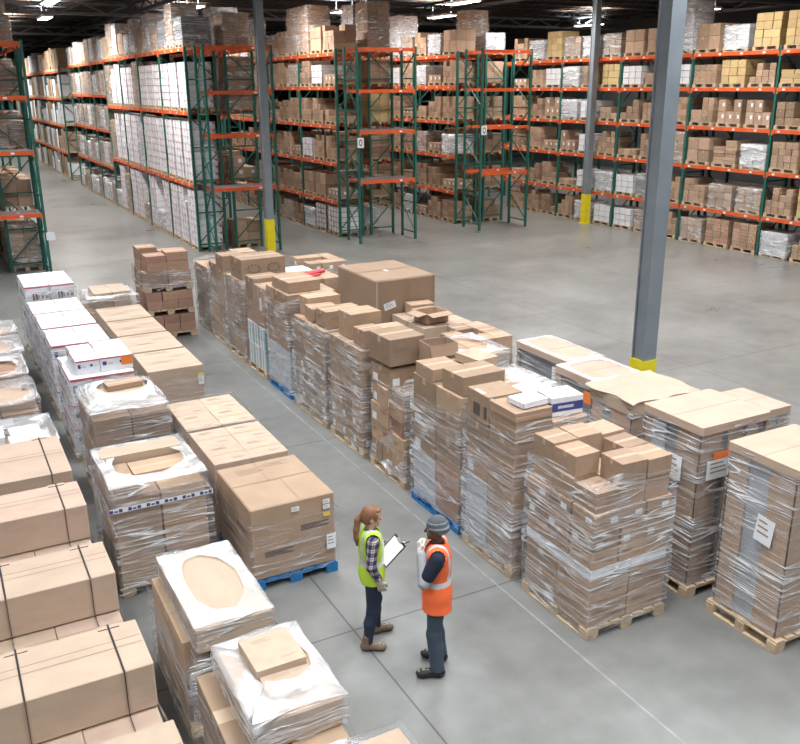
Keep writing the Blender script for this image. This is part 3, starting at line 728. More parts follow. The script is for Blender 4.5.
t = load('tall wrapped load with pale film packs at its foot on a blue pallet', 5.58, 6.62, 8.9, 10.2, [(0, .5, 0, .5, L(2, .36, 'pink')+L(2, .40, 'print')+L(1, .28, 'plain')), (.5, 1, 0, .5, L(4, .36, 'print')+L(1, .34, 'plain')),
    (0, .5, .5, 1, L(2, .34, 'silver')+L(2, .36, 'label2')+L(1, .40, 'plain')), (.5, 1, .5, 1, L(5, .38, 'print'))], 'blue', group=FG)
shell(t, 1.04, 1.3, .1, 1.75, 'film', amp=.016, seed=6, dz=lambda a: .12*math.sin(a+.4))
box_thing('plain brown box at the near end of the blue-pallet load top', 5.97, 9.2, 1.95, .66, .5, .26, 'plain', .04)
box_thing('taped brown box at the far end of the blue-pallet load top', 5.84, 9.88, 1.95, .46, .5, .17, 'plain', -.03)
box_thing('flat brown carton lying behind on the blue-pallet load top', 6.42, 9.83, 2.055, .36, .5, .12, 'topflat', .15)

t = load('sagging load of loose brown cartons half unwrapped, fourth in the long row', 5.6, 6.6, 10.48, 11.6, grid(2, 3, [(.34, 'plain'), (.3, 'print')]), group=FG, rot=.04, jit=.015)
fill(t, .98, 1.04, .79, [(0, .45, 0, .45, [(.24, 'pink'), (.22, 'print')]), (.45, 1, 0, .5, L(4, .24, 'pink')), (0, .5, .45, 1, L(3, .32, 'label2')), (.5, 1, .5, 1, L(3, .33, 'plain'))], .03, .12)
fill(t, .9, 1.0, 1.27, [(0, .5, .05, .42, [(.10, 'pink'), (.1, 'kraft')])], .02, .15)
shell(t, 1.0, 1.12, .1, 1.62, 'filmdense', amp=.035, seed=8, off=.01, nz=12, dz=lambda a: .14*math.sin(2*a+.3), prof=lambda u: (-.06*math.sin(u*3), -.04*math.sin(u*3.0), 0, 0))
box_thing('square brown box with print standing on the sagging load', 5.9, 11.24, 1.80, .6, .66, .42, 'print', .03)
open_box('open brown carton with a long flap hanging over the sagging load', 6.3, 10.68, 1.765, .46, .38, .40, -.05, (0, 0, 1.35, 0), droop=.2)

t = load('wrapped load of labelled brown cartons with stacked loose boxes, fifth in the long row', 5.57, 6.62, 11.82, 13.1, grid(2, 3, L(2, .3, 'label2')+L(2, .36, 'print')+L(1, .34, 'print')), group=FG)
shell(t, 1.05, 1.28, .08, 1.8, 'film', amp=.014, seed=9, dz=lambda a: .1*math.sin(a+2))
box_thing('small brown box at the near corner of the fifth load top', 5.84, 12.08, 1.81, .36, .36, .3, 'plain', .05)
box_thing('brown box behind the near corner box of the fifth load', 6.3, 12.2, 1.81, .46, .5, .22, 'plain', -.04)
box_thing('brown box raised highest on the fifth load', 6.0, 12.74, 1.81, .56, .46, .42, 'plain', .05)

t = load('tall wrapped load of brown cartons with pale labels, sixth in the long row', 5.57, 6.6, 13.28, 14.75, grid(2, 3, L(3, .3, 'label')+L(2, .36, 'print')), group=FG)
shell(t, 1.03, 1.47, .08, 1.75, 'film', amp=.016, seed=10, dz=lambda a: .1*math.sin(a+1))
shell(t, 1.03, 1.47, .1, .9, 'film', amp=.02, seed=101, off=.03, nz=6, dz=lambda a: .2*math.sin(a+3))
box_thing('long brown box at the near end of the sixth load top', 6.02, 13.62, 1.78, .7, .42, .3, 'print', .04)
box_thing('brown box in the middle of the sixth load top', 5.9, 14.12, 1.78, .5, .42, .24, 'plain', -.1)
box_thing('brown box at the far end of the sixth load top', 6.05, 14.54, 1.78, .66, .36, .34, 'plain', .02)

t = load('pale crates under brown cartons on a blue pallet, seventh in the long row', 5.57, 6.6, 15.0, 16.2, grid(2, 3, L(1, .8, 'silver')+L(3, .37, 'print')), 'blue', group=FG)
shell(t, 1.03, 1.2, .1, 1.95, 'film', amp=.014, seed=11, dz=lambda a: .08*math.sin(2*a))
box_thing('brown box with open film at the top of the seventh load', 5.98, 15.55, 2.06, .66, .8, .2, 'plain', .05)
t = load('load with teal-edged white crates under a tall brown carton, eighth in the long row', 5.57, 6.6, 16.4, 17.5, [(u, u+.5, v, v+1/3, [(.46, 'teal'), (.46, 'teal')]) for u in (0, .5) for v in (0, 1/3, 2/3)], group=FG)
fill(t, 1.0, 1.07, 1.07, [(0, .6, 0, .5, [(.85, 'label')]), (.6, 1, 0, 1, L(3, .3, 'plain')), (0, .6, .5, 1, L(2, .47, 'print'))])
shell(t, 1.03, 1.1, .8, 1.85, 'filmlight', amp=.014, seed=12, dz=lambda a: .2*math.sin(a+2))
t = load('tall tightly wrapped brown load under a box printed with two ovals', 5.57, 6.62, 17.7, 18.9, grid(2, 3, L(5, .33, 'print')), group=FG)
shell(t, 1.05, 1.2, .08, 1.8, 'film', amp=.012, seed=13)
box_thing('wide brown box printed with two dark ovals on the ninth load', 6.13, 18.2, 1.81, 1.0, .76, .44, 'eyes', .02)
t = load('wrapped brown load with a ragged top, tenth in the long row', 5.6, 6.65, 19.1, 20.3, [(0, .5, 0, .5, L(6, .33, 'print')), (.5, 1, 0, .5, L(5, .36, 'plain')), (0, .5, .5, 1, L(5, .34, 'plain')), (.5, 1, .5, 1, L(6, .32, 'plain'))], group=FG)
shell(t, 1.05, 1.2, .08, 1.7, 'film', amp=.02, seed=14, dz=lambda a: .1*math.sin(3*a))
t = load('low loosely wrapped brown load at the far end of the long row', 5.65, 6.65, 20.55, 21.75, grid(2, 2, L(4, .36, 'plain')), group=FG)
shell(t, 1.0, 1.2, .06, 1.6, 'filmdense', amp=.03, seed=15, dz=lambda a: .1*math.sin(2*a))

# --- second row behind it
def tall_unit(label, x0, x1, y0, y1, h, fx, fy, capk='kraft', capd=.04, seed=1, pal='wood', cap_h=.1, corek='foam', rz=0):
    """appliance packed in cardboard with grey foam strips, under a cap, in film"""
    w, d = x1-x0, y1-y0
    t = thing('wrapped_appliance', label, 'wrapped appliance', ((x0+x1)/2, (y0+y1)/2, 0), None, rz)
    pallet(t, w+.1, d+.1, 0, pal)
    m = MB(); m.box(-w/2+.03, w/2-.03, -d/2+.03, d/2-.03, .15, h-cap_h, corek); obj('foam_core', m, t)
    m = MB()
    for a, b in fx:                                     # boards along the -x/+x faces, a..b from far to near
        m.box(-w/2, -w/2+.02, d/2-b*d, d/2-a*d, .15, h-cap_h, 'card'); m.box(w/2-.02, w/2, d/2-b*d, d/2-a*d, .15, h-cap_h, 'card')
    for a, b in fy:
        m.box(-w/2+a*w, -w/2+b*w, -d/2-.001, -d/2+.02, .15, h-cap_h, 'card'); m.box(-w/2+a*w, -w/2+b*w, d/2-.02, d/2+.001, .15, h-cap_h, 'card')
    obj('cardboard_panel', m, t)
    carton(t, 0, 0, h-cap_h, w+capd, d+capd, cap_h, capk).name = 'top_cap'
    return t
t = tall_unit('tall film-wrapped box with a wide grey strip down one face, nearest the camera', 7.2, 8.2, 5.14, 6.0, 2.1, [(0, .3), (.62, 1)], [(0, .35), (.45, .7), (.8, 1)], seed=2)
shell(t, 1.0, .86, .1, 2.06, 'film', amp=.008, seed=22)
sheet(t, 'label_sheet', '-x', -.14, 1.3, .22, .3, 'label', .5, .43, tilt=-.1)
sheet(t, 'label_sheet', '-y', .1, 1.45, .2, .3, 'label', .5, .43, tilt=.1)
t = tall_unit('tall film-wrapped box with an orange-topped shipping sheet', 7.15, 8.2, 6.36, 7.25, 2.14, [(0, .25), (.6, 1)], [(0, .3), (.4, .6), (.68, .86)], seed=3, corek='greybox')
m = MB(); m.box(-.535, -.505, .1, .3, .15, 2.0, 'foam'); obj('foam_strip', m, t)
shell(t, 1.05, .89, .1, 2.08, 'film', amp=.008, seed=23)
sheet(t, 'label_sheet', '-x', -.12, 1.55, .2, .3, 'label', .525, .445)
sheet(t, 'shipping_sheet', '-y', -.22, 1.6, .42, .24, 'label', .525, .445)
sheet(t, 'orange_sticker', '-y', -.18, 1.765, .32, .08, 'orangel', .525, .445, off=.034, label='orange sticker above the shipping sheet')
t = tall_unit('film-wrapped box with a loose cover board right behind the orange-sheet box', 8.34, 8.72, 6.5, 7.2, 2.08, [(0, .4), (.6, 1)], [(0, .4), (.6, 1)], seed=31)
shell(t, .4, .7, .1, 2.0, 'filmdense', amp=.01, seed=24)
t = tall_unit('wrapped box under a torn oversized cardboard sheet, in front of the grey column', 7.3, 8.3, 7.62, 8.4, 1.98, [(0, .3), (.5, 1)], [(0, .3), (.45, 1)], seed=5, cap_h=.16)
shell(t, 1.0, .78, .1, 1.95, 'film', amp=.012, seed=26)
# torn sheet lying on it
bm = bmesh.new(); nx, ny = 16, 12; vs = {}; r5 = random.Random(5)
for k in (0, 1):
    for i in range(nx+1):
        for j in range(ny+1):
            u, v = i/nx-.5, j/ny-.5
            eu = u*1.12+(.03*math.sin(9*v+2) if abs(u) == .5 else 0); ev = v*.92+(.035*math.sin(11*u) if abs(v) == .5 else 0)
            z = -.035*max(0, abs(u)*2-.85)*3*(1 if u < 0 else .3)-.03*max(0, -v*2-.8)*3*abs(math.sin(4*u+1))
            vs[k, i, j] = bm.verts.new((eu, ev, z+.006*math.sin(5*u)*math.sin(4*v)+.012*k))
for k in (0, 1):
    for i in range(nx):
        for j in range(ny):
            q = [vs[k, i, j], vs[k, i+1, j], vs[k, i+1, j+1], vs[k, i, j+1]]; bm.faces.new(q if k else q[::-1])
for i in range(nx):
    for j in (0, ny): bm.faces.new([vs[0, i, j], vs[0, i+1, j], vs[1, i+1, j], vs[1, i, j]])
for j in range(ny):
    for i in (0, nx): bm.faces.new([vs[0, i, j], vs[0, i, j+1], vs[1, i, j+1], vs[1, i, j]])
me = bpy.data.meshes.new('cardboard_sheet'); bm.to_mesh(me); bm.free(); me.materials.append(MT['kraft'])
tag(obj('cardboard_sheet', me, None, (7.82, 8.02, 2.005), .03), 'torn oversized cardboard sheet draped over a wrapped box before the grey column', 'cardboard sheet')
t = tall_unit('dark grey wrapped appliance with an orange sticker and white rim', 7.58, 8.4, 8.62, 9.5, 1.92, [(0, .12), (.88, 1)], [(0, .25), (.85, 1)], seed=7, corek='greybox')
shell(t, .82, .88, .1, 1.93, 'film', amp=.008, seed=27, top='hole', hole=(.34, .37, .45), topkey='filmwhite')
sheet(t, 'orange_sticker', '-x', -.3, 1.66, .17, .17, 'orangel', .41, .44, label='orange sticker')
t = tall_unit('dark grey wrapped appliance with a white label and white rim', 7.95, 8.6, 9.68, 10.98, 1.86, [(0, .04), (.93, 1)], [(0, .12), (.3, .5), (.85, 1)], seed=8, corek='greybox')
shell(t, .65, 1.3, .1, 1.87, 'film', amp=.008, seed=28, top='hole', hole=(.27, .58, .45), topkey='filmwhite')
sheet(t, 'label_sheet', '-x', -.4, 1.6, .2, .2, 'label', .325, .65)
t = load('wrapped brown load under a crumpled film bundle behind the hand-hole box', 6.72, 7.5, 9.3, 10.4, grid(2, 2, L(4, .36, 'print')))
shell(t, .78, 1.1, .1, 1.7, 'filmdense', amp=.03, seed=29, top='closed', topkey='filmdense', sag=-.12)
t = load('wrapped load with a clear white film top behind the blue-pallet load', 7.0, 7.9, 11.15, 12.25, grid(2, 2, L(5, .30, 'plain')))
shell(t, .9, 1.1, .1, 1.7, 'filmdense', amp=.012, seed=30, top='hole', hole=(.3, .36), topkey='filmwhite')
t = load('low load of brown cartons with open gaps in its top layer', 7.75, 8.85, 12.32, 13.5, [(u/3, (u+1)/3, v/3, (v+1)/3, L(4 if (u, v) not in ((1, 1), (0, 2)) else 3, .34, 'plain')) for u in range(3) for v in range(3)], rot=.03)
shell(t, 1.1, 1.18, .1, 1.3, 'filmlight', amp=.012, seed=32)
t = load('load of flat brown cartons behind the sagging load', 7.7, 8.8, 13.6, 14.9, grid(2, 2, L(4, .33, 'topflat')))
shell(t, 1.1, 1.3, .1, 1.3, 'filmlight', amp=.012, seed=33)
open_box('open brown carton on the load of flat cartons', 8.1, 14.0, 1.48, .5, .42, .2, .1, (1, 0, 1, 1), droop=.15, fill_=.3)
box_thing('small plain box at the far end of the flat-carton load', 8.25, 14.71, 1.47, .5, .32, .2, 'plain', -.1)
# giant box
t = load('giant brown carton towering over the row, its corners taped, one white label', 7.38, 8.75, 14.95, 16.75, [], None)
pallet(t, 1.3, 1.75)
m = carton_mesh('giant_carton', 'card', [('top', -.495, .495, -.01, .01, 'softink'), ('-y', -.02, .02, .0, .99, 'softink'), ('-y', -.495, -.46, .72, .99, 'tape'), ('-y', .45, .495, .55, .99, 'softink'), ('-y', .02, .08, .6, .95, 'softink'), ('top', -.06, .0, -.1, -.02, 'label')])
obj('carton', m, t, (0, 0, .145), 0, (1.34, 1.78, 2.0))
sheet(t, 'label_sheet', '-y', -.36, 1.62, .26, .14, 'label', .67, .89, tilt=.25, off=.01)
t = load('load of small brown boxes around a gap, far behind the giant carton', 8.3, 9.4, 20.6, 21.9, [(u/3, (u+1)/3, v/3, (v+1)/3, L(4 if (u, v) not in ((1, 1), (0, 1)) else 3, .32, 'label')) for u in range(3) for v in range(3)])
shell(t, 1.1, 1.3, .1, 1.3, 'film', amp=.014, seed=34)
t = load('white-topped load between the oval-printed box and the giant carton', 7.0, 8.0, 18.4, 20.2, grid(2, 2, L(4, .34, 'white')))
shell(t, 1.0, 1.8, .1, 1.45, 'film', amp=.012, seed=35)
m = MB(); m.box(-.34, .34, -.09, .09, 0, .05, 'red'); m.box(-.3, .05, -.2, .22, .0, .03, 'red'); tag(obj('red_bundle', m, None, (7.22, 17.72, 1.80), .5), 'flat red bundle lying beside the white-topped load', 'bundle')
t = load('brown load under the red bundle, between the giant carton and the white-topped load', 6.85, 7.7, 17.2, 18.25, grid(2, 2, L(5, .33, 'plain')))

# --- near rows on the other side of the walkway
t = load('big square cardboard load with lines of print on a blue pallet beside the woman', 2.7, 3.8, 8.86, 10.2, grid(1, 1, [(.94, 'bigprint')]), 'blue', jit=.003, rot=.003)
shell(t, 1.1, 1.34, .12, .9, 'filmlight', amp=.01, seed=36)
for z, c, k in ((.99, .42, 'label'), (.92, .42, 'label'), (.82, .42, 'yellowl')): sheet(t, 'sticker', '-y', c, z, .09, .055, k, .55, .67, off=.004)
sheet(t, 'label_sheet', '-y', .46, .45, .12, .2, 'label', .55, .67, off=.022)
sheet(t, 'label_sheet', '-y', .02, .98, .1, .06, 'label', .55, .67, off=.004)
t = load('flat-topped load of printed cartons directly behind the big blue-pallet load', 2.72, 3.78, 10.32, 11.6, grid(2, 2, [(.46, 'topflat'), (.48, 'topflat')]), jit=.003, rot=.004)
shell(t, 1.06, 1.28, .1, .9, 'filmlight', amp=.01, seed=37)
t = load('flat-topped load of printed cartons with a knot of film at its far end', 2.72, 3.78, 11.66, 12.95, grid(2, 2, [(.46, 'topflat'), (.48, 'topflat')]), jit=.003, rot=.004)
shell(t, 1.06, 1.29, .1, 1.12, 'film', amp=.012, seed=38)
for i in range(4):
    y = 14.55+i*1.3
    t = load(['wide flat-topped brown load with a sticker on its near face, first of four in line', 'second of four flat-topped brown loads in line behind the wrapped cartons', 'third of four flat-topped brown loads in line, beside the white mail cartons',
              'fourth of four flat-topped brown loads in line, before the film-wrapped one'][i], 2.82, 3.82, y, y+1.24, grid(1, 2, [(.48, 'topflat'), (.5, 'topflat')]), jit=.004, rot=.006, group='flat-topped loads in line')
    if i == 0: sheet(t, 'sticker', '-y', .42, .85, .1, .16, 'label', .5, .62, off=.006); sheet(t, 'sticker', '-y', .42, .96, .08, .04, 'yellowl', .5, .62, off=.006)
    shell(t, 1.0, 1.24, .1, .95, 'filmlight', amp=.01, seed=60+i)
t = load('film-wrapped brown load with an orange sticker at the far end of the flat-topped loads', 2.75, 3.85, 19.9, 21.0, grid(2, 2, L(2, .42, 'plain')))
fill(t, .8, .9, .99, grid(2, 2, L(2, .2, 'kraft')))
shell(t, 1.1, 1.1, .1, 1.3, 'film', amp=.025, seed=39, top='closed', topkey='filmdense', sag=-.08)
sheet(t, 'orange_sticker', '-y', .1, .85, .16, .18, 'orangel', .55, .55, label='orange sticker')
# reddish stack on two pallets
t = load('tall stack of reddish-brown cartons on layered pallets with boxes piled on top', 4.12, 5.28, 20.52, 21.75, grid(3, 3, [(.21, 'pink'), (.21, 'pink')]), jit=.008)
pallet(t, 1.14, 1.2, .575)
fill(t, 1.12, 1.2, .72, grid(3, 3, [(.21, 'pink'), (.21, 'pink')]))
pallet(t, 1.14, 1.2, 1.15)
fill(t, 1.1, 1.15, 1.295, grid(2, 2, [(.32, 'dark')]))
fill(t, 1.06, 1.1, 1.62, [(.05, .5, 0, .5, [(.22, 'pink'), (.16, 'pink')]), (.5, 1, 0, .5, [(.24, 'pink'), (.2, 'pink')]), (0, .45, .5, 1, [(.2, 'plain'), (.2, 'plain'), (.1, 'plain')]), (.5, 1, .5, 1, [(.24, 'pink'), (.12, 'plain')])], .01, .06)
shell(t, 1.16, 1.23, 1.2, 1.66, 'film', amp=.012, seed=42, nz=6)

# white mail cartons, Q row beyond the wrapped loads
WL = ['white mail carton load with a raised top tier and an orange sticker', 'white carton load directly behind the orange-stickered one', 'white carton load third along the row of white loads',
      'white carton load fourth along the row, before the taller printed one', 'taller white carton load with dark printing at the far end of the white loads']
wy = [(13.9, 15.3), (16.0, 17.25), (17.35, 18.6), (18.7, 19.85), (20.0, 21.5)]
for i, (a, b) in enumerate(wy):
    h = [1.26, 1.27, 1.27, 1.26, 1.56][i]; var = 'mailtext' if i == 4 else 'mail'
    t = load(WL[i], 1.48, 2.52, a, b, grid(2, 1, L(3, h/3, var)), group='white mail carton loads', jit=.004, rot=.006)
    shell(t, 1.05, b-a, .08, h+.12, 'film', amp=.014, seed=70+i)
    if i == 0:
        fill(t, .9, 1.1, .145+h, [(.08, .5, 0, .9, [(.24, 'mail')]), (.5, 1.08, 0, .96, [(.24, 'mail')])])
        sheet(t, 'orange_sticker', '-y', .42, 1.56, .17, .14, 'orangel', .5, .57, label='orange sticker', off=.01)
# film-covered loads in the middle row
t = load('wrapped load with a flat taped box under a peaked milky film cover', 1.5, 2.6, 12.0, 13.3, grid(2, 2, L(3, .40, 'plain')))
fill(t, .9, 1.0, 1.345, [(.05, .95, .3, .95, [(.16, 'topflat')])])
carton(t, .08, .2, 1.51, .52, .26, .08, 'plain', .1)
shell(t, 1.1, 1.3, .08, 1.44, 'film', amp=.02, seed=43, top='hole', hole=(.36, .34), topkey='filmwhite', sag=-.12, holec=(.05, .08))
sheet(t, 'label_sheet', '-y', .42, .9, .16, .1, 'label', .55, .65, off=.035)
t = load('square wrapped load banded with blue printed tape, oval film opening on top', 1.31, 2.41, 9.5, 10.8, grid(2, 2, L(2, .32, 'plain')), jit=.01, rot=.02)
fill(t, 1.06, 1.26, .79, grid(2, 2, L(1, .5, 'plain')))
fill(t, 1.0, 1.15, 1.295, [(.0, 1, .72, 1, [(.14, 'kraft')]), (0, .28, .0, .7, [(.05, 'plain')]), (.3, 1, .35, .7, [(.04, 'plain')])])
shell(t, 1.1, 1.3, .06, 1.42, 'film', amp=.018, seed=44, top='hole', hole=(.42, .45), topkey='filmwhite', prof=lambda u: (.05*(1-u), .05*(1-u), .02*(1-u), 0))
m = MB(); hw, hd = .60, .70
for (ax, ay, bx, by) in ((-hw, -hd, hw, -hd), (-hw, hd, -hw, -hd), (hw, -hd, hw, hd), (hw, hd, -hw, hd)):
    L_ = math.hypot(bx-ax, by-ay); n = int(L_/.05); dx, dy = (bx-ax)/L_, (by-ay)/L_; nx_, ny_ = dy, -dx
    m.quad([(ax, ay, 1.13), (bx, by, 1.13), (bx, by, 1.19), (ax, ay, 1.19)], 'label')
    for i in range(n):
        p, q = i/n, (i+.75)/n
        if i % 4 == 3: continue
        z0_, z1_ = (1.14, 1.18) if i % 4 != 1 else (1.145, 1.165)
        P = lambda s, z: (ax+(bx-ax)*s+nx_*.003, ay+(by-ay)*s+ny_*.003, z)
        m.quad([P(p, z0_), P(q, z0_), P(q, z1_), P(p, z1_)], 'navy')
obj('printed_tape', m, t)
t = load('tall wrapped load whose milky film top leaves an oval of bare cardboard', 1.38, 2.24, 6.62, 8.12, [(0, .3, .15, 1, L(2, .43, 'plain')), (.3, 1, .0, .5, L(2, .41, 'plain')), (.3, 1, .5, 1, L(2, .41, 'plain'))], jit=.01)
fill(t, .74, 1.42, .97, [(.05, 1.03, .0, 1, [(.245, 'bare')])], 0, 0)
shell(t, .71, 1.38, .78, 1.235, 'film', amp=.014, seed=45, top='hole', hole=(.25, .56), topkey='filmwhite', cx=.03, nz=8)
shell(t, .88, 1.5, .05, .98, 'film', amp=.016, seed=145, nz=10)
shell(t, .71, 1.38, 1.02, 1.22, 'film', amp=.014, seed=46, cx=.03, nz=4, off=.028)
t = load('wrapped load with two taped boxes poking out of a thick milky film hood', 1.38, 2.30, 5.12, 6.5, [(0, .5, .1, 1, L(2, .37, 'plain')), (.5, 1, 0, 1, L(2, .37, 'plain'))], jit=.015, rot=.03)
fill(t, .84, 1.2, .89, [(.2, 1.04, .1, .98, [(.25, 'plain')])], .0, .0)
fill(t, .7, 1.1, 1.14, [(.36, 1.0, .5, .95, [(.12, 'topflat')]), (.38, .98, .24, .5, [(.06, 'topflat')])], .01, .04)
shell(t, .75, 1.08, .92, 1.2, 'filmwhite', amp=.02, seed=47, top='hole', hole=(.25, .33), topkey='filmwhite', cx=.09, cy=.05, nz=6, holec=(.05, .1), dz=lambda a: .02*math.sin(a*2)-.02*max(0, math.cos(a-4.71))**3)
shell(t, .92, 1.38, .05, .95, 'film', amp=.03, seed=48, dz=lambda a: .04*math.sin(3*a))
t = load('wrapped load with two plain cartons showing through film at the bottom of the photo', 1.55, 2.55, 3.75, 4.85, grid(2, 2, L(3, .33, 'plain')))
shell(t, 1.0, 1.1, .06, 1.17, 'film', amp=.018, seed=49, top='hole', hole=(.34, .4), topkey='film')

# strapped long cartons, outermost row
ZL = ['long strapped carton on a wrapped base, second from the bottom edge', 'long strapped carton on a wrapped base beside the film-topped load', 'long strapped carton on a wrapped base beside the taped-band load', 'long strapped carton farthest along the strapped row, before the open wrapped loads']
zz = [(5.95, 7.2, 6.27, 6.98), (7.3, 8.75, 7.86, 8.56), (8.85, 10.3, 9.5, 10.22), (10.4, 11.95, 10.56, 11.86)]
for i, (b0, b1, a0, a1) in enumerate(zz):
    yc = (b0+b1)/2
    t = load(ZL[i], -.19, 1.04, b0, b1, grid(2, 2, [(.36, 'kraft'), (.37, 'kraft')]), group='strapped long cartons', jit=.004, rot=.004)
    carton(t, 0, (a0+a1)/2-yc, .885, 1.22, a1-a0, .415, 'kraft').name = 'long_carton'
    m = MB(); yy = (a0+a1)/2-yc+.1; m.box(-.6, .6, yy, yy+.004, 1.3005, 1.302, 'softink'); obj('carton_seam', m, t)
    shell(t, 1.23, b1-b0, .05, .86, 'filmdense', amp=.02, seed=80+i, nz=8)
    for sx in (-.37, .375):
        m = MB(); e = .008; f0, f1 = a0-yc-e, a1-yc+e
        pts = [(sx, f1, .9), (sx, f1, 1.306), (sx, f0, 1.306), (sx, f0, .89)]
        for p, q in zip(pts, pts[1:]): m.bar(p, q, .016, .004, 'strap', (1, 0, 0) if abs(p[2]-q[2]) > .1 else (0, 0, 1))
        for p, q in (((sx, f0-.0, .89), (sx, b0-yc-.03, .885)), ((sx, b0-yc-.03, .885), (sx, b0-yc-.03, .1)), ((sx, f1, .9), (sx, b1-yc+.03, .885)), ((sx, b1-yc+.03, .885), (sx, b1-yc+.03, .1))): m.bar(p, q, .016, .004, 'strap', (1, 0, 0))
        obj('strap', m, t)
        m = MB(); m.box(sx-.09, sx+.09, f1-.06, f1-.002, 1.3015, 1.3045, 'kraft'); m.box(sx-.09, sx+.09, f1-.062, f1-.058, 1.3, 1.307, 'ink'); m.box(sx-.09, sx+.09, f1-.004, f1+.002, 1.24, 1.304, 'kraft'); obj('edge_protector', m, t)
t = load('carton-topped wrapped base cut off at the bottom corner of the photo', -.19, 1.06, 4.55, 5.75, grid(2, 2, [(.5, 'kraft'), (.5, 'kraft')]), jit=.004)
shell(t, 1.25, 1.2, .05, 1.0, 'filmdense', amp=.02, seed=85, nz=8)
# open wrapped loads beyond the strapped row
def gay(label, y0, y1, h, var, x1=1.02, hole=(.4, .34), seed=90, inner='kraft', band=None, x0=-.1):
    t = load(label, x0, x1, y0, y1, grid(2, 2, L(2, (h-.35)/2, var), ))
    w, d = x1-x0, y1-y0
    fill(t, w-.1, d-.1, h-.2, [(0, .5, 0, .4, [(.08, inner)]), (.5, 1, .1, .6, [(.12, inner)]), (0, .45, .5, 1, [(.14, inner)]), (.5, .9, .65, 1, [(.09, inner)])], .02, .1)
    shell(t, w, d, .06, h, 'film', amp=.02, seed=seed, top='hole', hole=hole, topkey='filmdense', sag=.05)
    return t
t = gay('wrapped load of pale cartons with white sheets on top behind the strapped cartons', 12.1, 13.25, 1.15, 'plain', seed=91, x1=1.06, inner='white')
t = gay('open-topped wrapped load crammed with small cartons, a white sheet on its near face', 13.8, 15.0, 1.22, 'plain', seed=92, hole=(.46, .4))
sheet(t, 'label_sheet', '-y', -.1, .85, .5, .26, 'label', .56, .6, off=.04)
t = gay('wrapped load around an open reddish carton in the outermost row', 15.3, 16.7, 1.2, 'pink', seed=93, hole=(.45, .5), inner='pink')
t = gay('open-topped wrapped load of mixed pale cartons in the outermost row', 17.0, 18.2, 1.15, 'plain', seed=94, x1=1.1)
t = gay('small reddish wrapped load at the far end of the outermost row', 18.7, 19.7, 1.1, 'pink', seed=95, x1=1.15)

# ------------------------------------------------------------------ people (bodies and clothes as smooth distance fields, meshed by surface nets)
def v3(p): return np.array(p, float)
class Field:
    def __init__(s, lo, hi, h):
        s.lo = v3(lo); s.h = h; s.n = np.ceil((v3(hi)-s.lo)/h).astype(int)+1
        s.F = np.full(s.n, 1.0)
    def _sub(s, a, b):
        i = np.clip(np.floor((a-s.lo)/s.h).astype(int), 0, s.n-1); j = np.clip(np.ceil((b-s.lo)/s.h).astype(int)+1, 1, s.n)
        sl = tuple(slice(p, max(q, p+1)) for p, q in zip(i, j))
        ax = [s.lo[k]+s.h*np.arange(sl[k].start, sl[k].stop) for k in range(3)]
        return sl, np.meshgrid(*ax, indexing='ij')
    def apply(s, prims, k=.02, grow=0, sub=False):
        for fn, a, b in prims:
            mgn = abs(grow)+k*1.5+4*s.h
            sl, (X, Y, Z) = s._sub(a-mgn, b+mgn); d = fn(X, Y, Z)-grow; f = s.F[sl]
            if sub: s.F[sl] = np.maximum(f, -d)
            elif k > 0:
                t = np.clip(.5+.5*(d-f)/k, 0, 1); s.F[sl] = d+(f-d)*(1-t)-k*t*(1-t) if False else f*(1-(1-t))+0 if False else (d*(1-t)+f*t-k*t*(1-t))
            else: s.F[sl] = np.minimum(f, d)
        return s
    def clip(s, fn):
        """keep where fn<0"""
        ax = [s.lo[k]+s.h*np.arange(s.n[k]) for k in range(3)]
        X, Y, Z = np.meshgrid(*ax, indexing='ij'); s.F = np.maximum(s.F, fn(X, Y, Z)); return s
    def mesh(s):
        F = s.F.copy()
        for ax in range(3):
            sl = [slice(None)]*3
            for e in (0, -1): sl[ax] = e; F[tuple(sl)] = np.maximum(F[tuple(sl)], .01)
        F = np.where(F == 0, 1e-9, F); I = F < 0; n = np.array(F.shape)-1
        off = [(i, j, k) for i in (0, 1) for j in (0, 1) for k in (0, 1)]
        g = lambda A, o: A[o[0]:o[0]+n[0], o[1]:o[1]+n[1], o[2]:o[2]+n[2]]
        cnt = sum(g(I, o).astype(int) for o in off); act = (cnt > 0) & (cnt < 8)
        idx = np.argwhere(act); vid = np.full(n, -1); vid[act] = np.arange(len(idx))
        P = np.zeros((len(idx), 3)); C_ = np.zeros(len(idx))
        for o in off:
            for ax in range(3):
                if o[ax]: continue
                o2 = list(o); o2[ax] = 1
                a = g(F, o)[act]; b = g(F, o2)[act]; m = (a < 0) != (b < 0)
                t = np.where(m, a/(a-b+1e-12*(a == b)), 0)
                for c in range(3): P[:, c] += np.where(m, (o[c]+(t if c == ax else 0)), 0)
                C_ += m
        P = P/np.maximum(C_, 1)[:, None]+idx; V = s.lo+P*s.h
        faces = []
        for ax in range(3):
            b1, b2 = [(1, 2), (2, 0), (0, 1)][ax]
            sa = [slice(0, N) for N in F.shape]; sb = list(sa); sa[ax] = slice(0, n[ax]); sb[ax] = slice(1, n[ax]+1)
            A = I[tuple(sa)]; B = I[tuple(sb)]; e = np.argwhere(A != B)
            e = e[(e[:, b1] > 0) & (e[:, b2] > 0) & (e[:, b1] < n[b1]) & (e[:, b2] < n[b2])]
            fl = A[tuple(e.T)]
            q = []
            for d1, d2 in ((0, 0), (-1, 0), (-1, -1), (0, -1)):
                c = e.copy(); c[:, b1] += d1; c[:, b2] += d2; q.append(vid[tuple(c.T)])
            q = np.array(q).T; q[~fl] = q[~fl][:, ::-1]; faces.append(q)
        return V, np.concatenate(faces)
